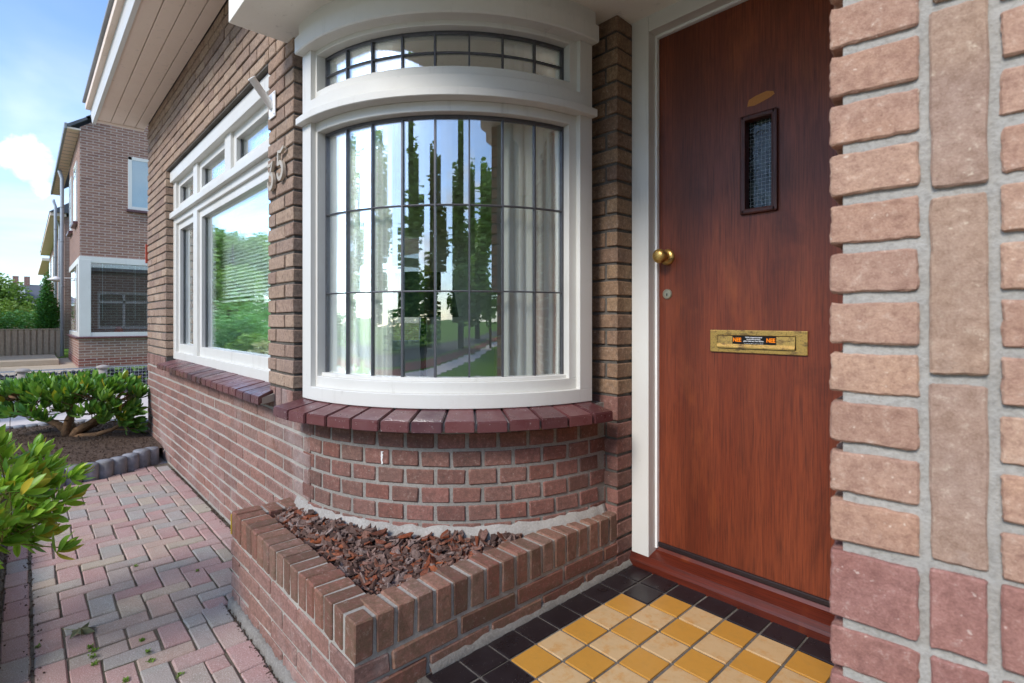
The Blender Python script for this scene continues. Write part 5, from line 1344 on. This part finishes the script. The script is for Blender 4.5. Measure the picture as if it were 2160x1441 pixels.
def tree(name, x, y, h, blobs, n, size, mat, label, cat='tree', group=None, trunk=.15, seed=1):
    rs = random.Random(seed); t = thing(name, (x, y, GZ), label, cat, group)
    bl = [(x+b[0], y+b[1], b[2], b[3], b[4], b[5]) for b in blobs]
    bm = bmesh.new(); zt = max(b[2] for b in bl)
    tube(bm, [(x, y, GZ), (x+.05, y, GZ+(zt-GZ)*.4), (x, y, zt)], [trunk, trunk*.7, trunk*.25], 8)
    for b in bl[:6]: tube(bm, [(x, y, GZ+(b[2]-GZ)*.55), ((x+b[0])/2, (y+b[1])/2, b[2]*.8), b[:3]], [trunk*.45, trunk*.3, trunk*.1], 6)
    meshobj('trunk', bm, M['trunk'], t, smooth=True)
    foliage('crown', crown_pts(bl, n, rs), size, mat, t, rs); return t
# visible ones at the left
c = onx(15, 660, -27); tree('garden_tree', -27, c.y-.3, 4, [(0, 0, 1.9, .9, .9, .75), (0, -.7, 2.2, .8, .8, .8), (.2, .6, 1.4, .7, .7, .6), (0, -.4, 1.2, 1, 1, .7)], 9000, .12, M['leaf_pale'], 'pale green garden tree beyond the wooden fence', seed=2, trunk=.1)
c = onx(100, 660, -21.2); tree('cypress', -21.2, c.y, 2, [(0, 0, .75, .30, .30, .5), (0, 0, 1.3, .27, .27, .55), (0, 0, 1.8, .17, .17, .5), (0, .12, 1.1, .22, .22, .4), (0, -.02, 2.1, .09, .09, .35)], 9000, .06, M['leaf_cyp'], 'narrow bright green cypress standing above the fence', 'tree', seed=3, trunk=.05)
hd = thing('hedge', (-22, -1.5, GZ), 'dense green hedge growing above the wooden fence', 'hedge'); rs = random.Random(5)
yh = onx(84, 680, -22).y
foliage('hedge_leaves', [Vector((-22+rs.uniform(-.4, .4), rs.uniform(-4, yh), rs.uniform(.0, 1.15)+.12*math.sin(k*.01))) for k in range(9000)], .10, M['leaf_hedge'], hd, rs)
c = onx(20, 665, -24)
foliage_t = tree('hydrangea_hedge', -24, c.y-.4, 2, [(0, 0, 1.1, .6, 1.2, .5), (0, -1, 1.3, .6, 1, .5)], 4500, .10, M['leaf_pale'], 'light green bushy shrub between hedge and garden tree', 'shrub', seed=9, trunk=.05)
# street side, seen in the panes' reflections
boxobj('bounce_paving', -4.3, 5.5, -3.6, -1.2, -.25, -.152, M['drive'], None, 0, kind='structure'); boxobj('bounce_paving', 1.2, 5.5, -1.2, .76, -.25, -.150, M['drive'], None, 0, kind='structure')  # pale paving added in place of lawn to bounce light under the canopy
boxobj('street', -60, 60, -16.5, -11, -.3, -.168, M['asphalt'], None, 0, kind='structure')
boxobj('cycle_path', -60, 60, -10.2, -8.2, -.3, -.166, M['redpath'], None, 0, kind='structure')
boxobj('street_pavement', -60, 60, -7.8, -6.2, -.3, -.164, M['drive'], None, 0, kind='structure')
specs = [(-13, -19, 9.0, 'leaf_tree', 4.6), (-4.5, -19, 8.4, 'leaf_tree', 4.4), (2.5, -16, 9.6, 'leaf_tree', 4.2), (7.8, -15, 7.4, 'leaf_autumn', 3.8), (11.5, -11, 8.6, 'leaf_tree', 3.6), (14.5, -6.5, 6.6, 'leaf_pale', 3.2), (22, -2, 8.4, 'leaf_tree', 3.6), (-18.5, -3.1, 3.9, 'leaf_pale', 1.7), (-30, -11.5, 8.2, 'leaf_tree', 4.2), (21, -14, 9.4, 'leaf_tree', 4.0), (-21, -5.9, 4.6, 'leaf_tree', 1.9)]
tl = ['tall tree across the street mirrored in the panes, left of the centre', 'mid sized tree across the street mirrored in the bow panes', 'tallest tree across the street mirrored in the bow panes', 'coppery tree across the street mirrored in the bow panes', 'dark tree beyond the street corner mirrored in the bow panes', 'pale green tree at the street end mirrored in the right panes', 'broad tree at the right end of the street', 'pale green tree mirrored in the long window', 'broad dark tree mirrored in the long window', 'dark tree far down the street to the right', 'farthest dark tree down the street to the left']
for i, (x, y, h, mt, r_) in enumerate(specs):
    rs = random.Random(40+i); bl = []
    conic = i in (2, 4, 9)
    for k in range(6):
        f_ = k/5; rad = r_*(.5*(1-f_)+.16 if conic else .55*(1-.4*abs(f_-.4)))
        bl.append((rs.uniform(-.4, .4)*r_*(1-f_), rs.uniform(-.4, .4)*r_*(1-f_), 1.0+(h-1.4)*(.12+.82*f_), rad, rad, (h-1)*.17))
    if i in (7, 10): bl = [(rs.gauss(0, .75), rs.gauss(0, .75), rs.uniform(1.2, h-.5), rs.uniform(.5, .95), rs.uniform(.5, .95), rs.uniform(.4, .8)) for _ in range(14)]
    bl += [(b[0], b[1], b[2], b[3]*.7, b[4]*.7, b[5]*.8) for b in bl[:6]]
    tree('street_tree', x, y, h, bl, 19000, .26 if i not in (7, 10) else .15, M[mt], tl[i], 'tree', 'trees across the street', .22, 60+i)
for i, (x, y, ln) in enumerate(((-16, -18, 12), (4, -17.8, 13))):
    rs = random.Random(i); t = thing('street_hedge', (x, y, GZ), ['long clipped hedge across the street to the left', 'long clipped hedge across the street to the right'][i], 'hedge')
    foliage('hedge_leaves', [Vector((x+rs.uniform(-ln/2, ln/2), y+rs.uniform(-.5, .5), rs.uniform(-.1, 1.5))) for _ in range(5000)], .22, M['leaf_hedge'], t, rs)
# green shrubs of the front garden mirrored in the long window
for i, (x, y, zc, s, mt, lb) in enumerate(((-12, -1.5, .62, .62, 'leaf_hedge', 'round dark green garden shrub mirrored in the long window'), (-9.5, -1.0, .40, .36, 'leaf_pale', 'bright green garden shrub mirrored in the long window'), (-8.0, -.80, .42, .27, 'petal', 'cream flowering hydrangea mirrored in the long window'), (-15.5, -2.6, .8, 1.1, 'leaf_hedge', 'large green garden shrub near the driveway'))):
    t = thing('garden_shrub', (x, y, GZ), lb, 'shrub'); rs = random.Random(90+i); foliage('shrub_leaves', crown_pts([(x, y, zc, s, s, .8*s), (x+.4*s, y-.3*s, zc+.15*s, .6*s, .6*s, .6*s), (x, y, zc-.5*s, .9*s, .9*s, .6*s)], 4500, rs), .08, M[mt], t, rs)
sl = thing('street_lamp', (-7, -15, GZ), 'grey street lamp with a curved arm mirrored in the long window', 'street lamp')
bm = bmesh.new(); tube(bm, [(-7, -10.6, GZ), (-7, -10.6, 4.6), (-6.9, -10.6, 5.2), (-6.5, -10.6, 5.5), (-5.9, -10.6, 5.55)], [.06, .045, .04, .035, .03], 8); meshobj('pole', bm, M['zinc'], sl, smooth=True)
boxobj('lamp_head', -6.1, -5.6, -10.68, -10.52, 5.5, 5.58, M['zinc'], sl, .02)
